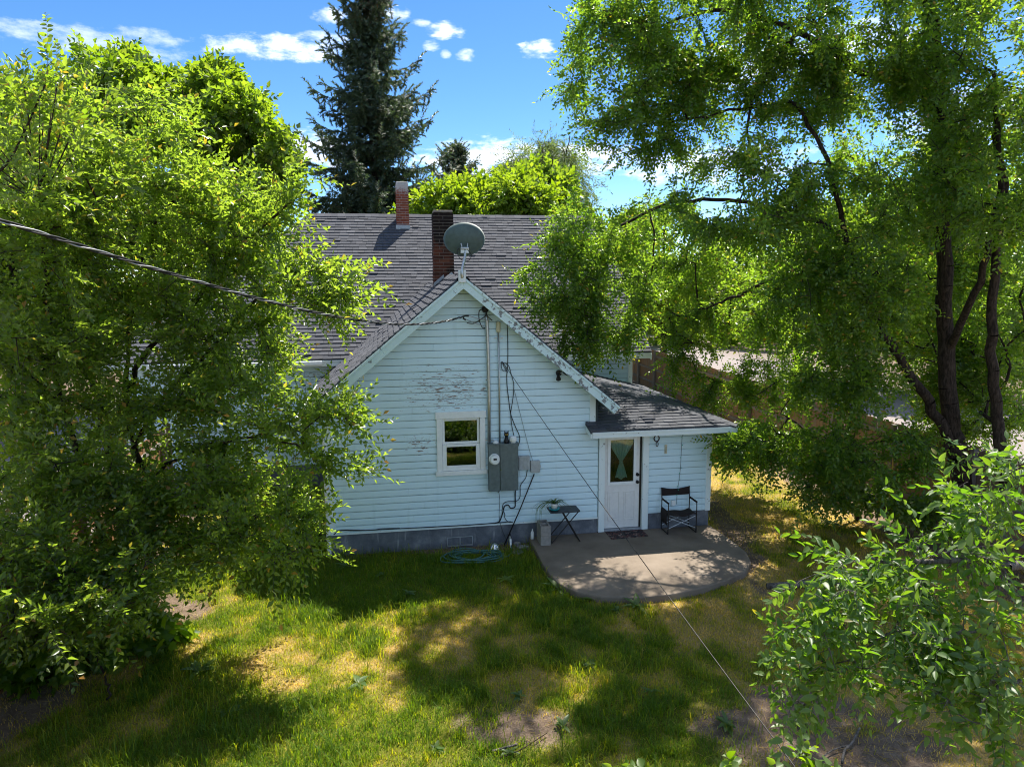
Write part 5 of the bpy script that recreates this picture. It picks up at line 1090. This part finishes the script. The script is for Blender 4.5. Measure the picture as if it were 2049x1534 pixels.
# distant belt of trees and shrubs closing the horizon
g5 = np.random.default_rng(55); bp = []
for k in range(2600):
    a = g5.uniform(-1.35, 1.25); D = g5.uniform(55, 75); h = g5.random()**1.1*(5.2+1.6*math.sin(a*17)+1.2*math.sin(a*41)); bp.append((CAM[0]+math.sin(a+.17)*D, CAM[1]+math.cos(a+.17)*D, h))
bp = np.array(bp); T_FAR = [spray(rr_, 1.4, 12, .62, .42, ang=60, twig=.02) for _ in range(5)]; n_ = len(bp)*2
V, F, Mi, v = place(T_FAR, np.repeat(bp, 2, 0)+g5.normal(0, .5, (n_, 3)), unit(g5.normal(0, .6, (n_, 3))+np.array((0, 0, .5))), unit(g5.normal(0, .6, (n_, 3))+np.array((0, 0, .6))), g5.uniform(.8, 1.4, n_), g5)
tag(stuff(trimesh('far_trees', V, F, [M['leaf_maple'], M['bark']], None, {'v': v}, Mi)), 'distant belt of trees along the horizon', 'trees')

# ------------------------------------------------------------------ low plants
T_BUSH = [spray(rr_, .4, 10, .10, .085, True, 60, .3, .003) for _ in range(4)]
T_MSEED = [spray(rr_, .42, 8, .15, .14, kind='maple', ang=65, curve=.3, twig=.003) for _ in range(5)]
def shrub(name, label, blobs, root, tm, leaf, seed, k=5, bark='bark', scale=(.7, 1.1), group=None, up=.8):
    g = np.random.default_rng(seed); att = cloud_pts(blobs, g, 1.0, .3) if blobs else np.array(root)+np.stack([g.normal(0, .75, 110), g.normal(0, .38, 110), g.uniform(.12, .62, 110)], 1); att = att[att[:, 2] > .08]; root = np.array(root, float)
    paths = [([root, root+(.03, 0, .25), np.mean(att, 0)], .02, .01)]
    return make_tree(name, label, 'shrub', root, paths, att, g, tm, leaf, bark, k=k, reach=.3, droop=-.05, seg=.15, scale=scale, tip=.003, thin=.002, up=up, group=group)
b0 = atZ(215, 1400); shrub('maple_seedling_shrub', 'low dark clump of maple seedlings by the left fence', [(190, 1310, 10.2, 130, 80, .6, 60), (270, 1270, 10.4, 70, 60, .4, 34), (120, 1380, 9.9, 70, 70, .4, 30), (230, 1400, 9.8, 70, 35, .3, 14), (60, 1290, 9.6, 60, 70, .4, 20)], b0, T_MSEED, 'leaf_maple', 61, k=6, scale=(.8, 1.25))
b1 = atZ(620, 1110); shrub('broad_leaved_shrub', 'dark broad-leaved shrub in the shade behind the downspout', [(615, 1050, 14.3, 40, 45, .5, 26), (570, 1080, 14.2, 40, 30, .5, 16)], (-1.9, .9, 0), T_BUSH, 'leaf_maple', 62, k=5)
b2 = atZ(1500, 900); shrub('fence_shrub', 'leafy shrub at the foot of the right fence by the porch', [(1500, 880, 17.2, 60, 40, .5, 30), (1460, 900, 16.8, 30, 30, .4, 14)], (9.7, 3.2, 0), T_BUSH, 'leaf_maple', 63, k=5)
shrub('tool_side_shrub', 'small shrub in front of the fence near the garden tools', [(1700, 985, 15.0, 60, 35, .4, 26), (1840, 1010, 14.2, 50, 30, .4, 18)], atZ(1700, 1005), T_BUSH, 'leaf_maple', 64, k=5)
shrub('currant_shrub', 'low dark shrub at the near edge of the lawn, mirrored in the window', None, (2.2, -8.6, 0), T_BUSH, 'leaf_maple', 65, k=7)
# rosettes of weeds
gw = np.random.default_rng(77); WEEDS = [(1118, 1180, .26, 'weed with broad leaves at the patio corner'), (1188, 1203, .17, 'pale lime weed at the patio front edge'), (1275, 1215, .24, 'broad dark weed in front of the patio'), (1235, 1222, .12, 'tiny weed between the two patio-edge weeds'), (452, 1428, .20, 'bright weed standing alone in the dry left lawn'), (398, 1345, .24, 'dark leafy weed clump in the left lawn'),
     (690, 1135, .16, 'dock weed on the shaded lawn left of the hose'), (820, 1190, .15, 'low weed in the middle of the shaded lawn'), (1012, 1162, .17, 'weed on the dirt in front of the hose'), (720, 1370, .20, 'tall green weed beside the straw-coloured patch'), (1040, 1395, .13, 'small weed at the edge of the bare patch'), (1128, 1455, .15, 'weed right of the bare patch'), (1018, 1508, .12, 'little weed below the bare patch'),
     (1456, 1452, .18, 'yellow-green rosette next to the taut line'), (1612, 1452, .18, 'weed rosette on the bare dirt by the drooping branch'), (1664, 1050, .24, 'leafy weed in the lawn near the right fence'), (680, 1110, .24, 'leafy plant at the foot of the downspout'), (1300, 1385, .13, 'small weed in the dry right lawn'), (872, 1500, .12, 'small dark weed at the front of the lawn'), (1180, 1330, .12, 'low weed in the sunny speckled lawn'), (760, 1152, .10, 'small weed near the foundation'), (560, 1075, .2, 'weed in the shade left of the wing')]
for (px, py, s_, lb_) in WEEDS:
    c = atZ(px, py); o = thing('weed_plant', lb_, 'weed', c, 'weeds in the lawn'); n = int(gw.integers(7, 12))
    for i in range(n):
        a = gw.uniform(0, 6.283); tl = gw.uniform(.15, .8); gl, ft = leaf_geo(s_*gw.uniform(.7, 1.15), s_*gw.uniform(.28, .45), .15, gw.uniform(.15, .5), True)
        y = np.array((math.cos(a)*math.cos(tl), math.sin(a)*math.cos(tl), math.sin(tl))); x = unit(np.cross(y, (0, 0, 1.))); z_ = np.cross(x, y)
        trimesh('leaf', c+np.array((0, 0, .01+.02*i/n))+gl@np.stack([x, y, z_]), ft, M['leaf_near' if s_ != .17 else 'leaf_lime'], o, {'v': np.full(len(gl), gw.uniform(.2, .85))}, smooth=True)
# grass blades
gg = np.random.default_rng(88); N = 620000
x = gg.uniform(-5.2, 11.3, N); y = gg.uniform(-8.2, 6.5, N)
d_ = np.stack([x, y, np.zeros(N)], 1)-CAM; zc = d_@FW; px = PW/2+FPX*(d_@RT)/zc; py = PH/2-FPX*(d_@UP)/zc
ok = (px > -40) & (px < PW+40) & (py < PH+60)
inh = ((x > -1.16) & (x < 6.6) & (y > -.03)) | ((x < 0) & (y > 4.9)); pp = (x > 2.66) & (y > -3.15) & (x < 6.66) & (y < 0)
from_poly = np.zeros(N, bool); poly = np.array(pc); j = len(poly)-1
for i in range(len(poly)):
    xi, yi, xj, yj = *poly[i], *poly[j]; c_ = ((yi > y) != (yj > y)) & (x < (xj-xi)*(y-yi)/(yj-yi+1e-12)+xi); from_poly ^= c_; j = i
dm_ = dirt_mask(x, y); gm = green_mask(x, y)
keep = ok & ~inh & ~from_poly & (gg.random(N) < (1-dm_)**1.5*(.55+.45*gm)+.03) & (gg.random(N) < np.clip((11.5/zc)**1.5, .2, 1)) & (x < fence_x(y)-.25)
x, y, gm, dm_ = x[keep], y[keep], gm[keep], dm_[keep]; n = len(x)
tall = fbm(x, y, .8, 6); lush = np.clip(gm*1.3-.25, 0, 1)
nt = 900; tx = gg.uniform(-4.3, 5.0, nt); ty = gg.uniform(-7.2, -.6, nt); tk = (gg.random(nt) < np.clip(green_mask(tx, ty)*1.5-.5, 0, 1)*(1-dirt_mask(tx, ty))) & ((tx < 2.6) | (ty < -3.3)); tx, ty = tx[tk], ty[tk]; m_ = 42
bx = np.repeat(tx, m_)+gg.normal(0, .05, len(tx)*m_); by = np.repeat(ty, m_)+gg.normal(0, .05, len(tx)*m_); hb = np.repeat(gg.uniform(.07, .20, len(tx)), m_)*gg.uniform(.5, 1.1, len(bx))
ns = 26000; sx0 = gg.uniform(-4.3, 10, ns); sy0 = gg.uniform(-7.4, 3, ns); sk = (gg.random(ns) < np.clip(1.1-green_mask(sx0, sy0), 0, 1)) & ~((sx0 > 2.6) & (sx0 < 6.7) & (sy0 > -3.2)) & ~((sx0 > -1.3) & (sx0 < 6.7) & (sy0 > -.1)); sx0, sy0 = sx0[sk], sy0[sk]; n0 = n
x = np.concatenate([x, bx, sx0]); y = np.concatenate([y, by, sy0]); gm = np.concatenate([gm, np.repeat(np.clip(green_mask(tx, ty)+.1, 0, 1), m_), np.zeros(len(sx0))]); dm_ = np.concatenate([dm_, np.zeros(len(bx)), np.zeros(len(sx0))]); n = len(x); tall = fbm(x, y, .8, 6); lush = np.clip(gm*1.3-.25, 0, 1)
h = (.035+.055*gg.random(n))*(.7+.5*lush)+np.where(gg.random(n) < .22*lush*(tall > .5), gg.uniform(.06, .17, n), 0)*(x < 4.2)
h[n0:n0+len(bx)] = hb; h[n0+len(bx):] = gg.uniform(.010, .025, len(sx0))
a = gg.uniform(0, 6.283, n); ln = gg.uniform(.2, 1.0, n); ln[n0+len(bx):] = gg.uniform(3.5, 8.0, len(sx0)); dx, dy = np.cos(a)*ln*h, np.sin(a)*ln*h; w = gg.uniform(.0022, .0042, n)+h*.008; w[n0+len(bx):] = .0028; sx, sy = -np.sin(a)*w, np.cos(a)*w
gz = (fbm(x, y, 2.0, 5)-.5)*.07*np.exp(-((x-3)/18)**2-(y/18)**2)*sstep(.15, .7, np.abs(y)+(x < -1.4)+(x > 6.8))-.012
B = np.stack([x, y, gz], 1); V = np.empty((n, 5, 3)); V[:, 0] = B+np.stack([-sx, -sy, 0*h], 1); V[:, 1] = B+np.stack([sx, sy, 0*h], 1)
mid = B+np.stack([dx*.35, dy*.35, h*.62], 1); V[:, 2] = mid+np.stack([sx*.75, sy*.75, 0*h], 1); V[:, 3] = mid-np.stack([sx*.75, sy*.75, 0*h], 1); V[:, 4] = B+np.stack([dx, dy, h*gg.uniform(.7, 1.0, n)], 1)
f = np.array([(0, 1, 2), (0, 2, 3), (3, 2, 4)]); F = (f[None]+(np.arange(n)*5)[:, None, None]).reshape(-1, 3)
v = np.clip(.95-gm*.95+gg.normal(0, .17, n)+.25*(dm_ > .4), 0, 1)
print('BLADES', n)
tag(stuff(trimesh('grass', V.reshape(-1, 3), F, M['grass'], None, {'v': np.repeat(v, 5)})), 'patchy green and straw-dry grass of the lawn', 'grass')
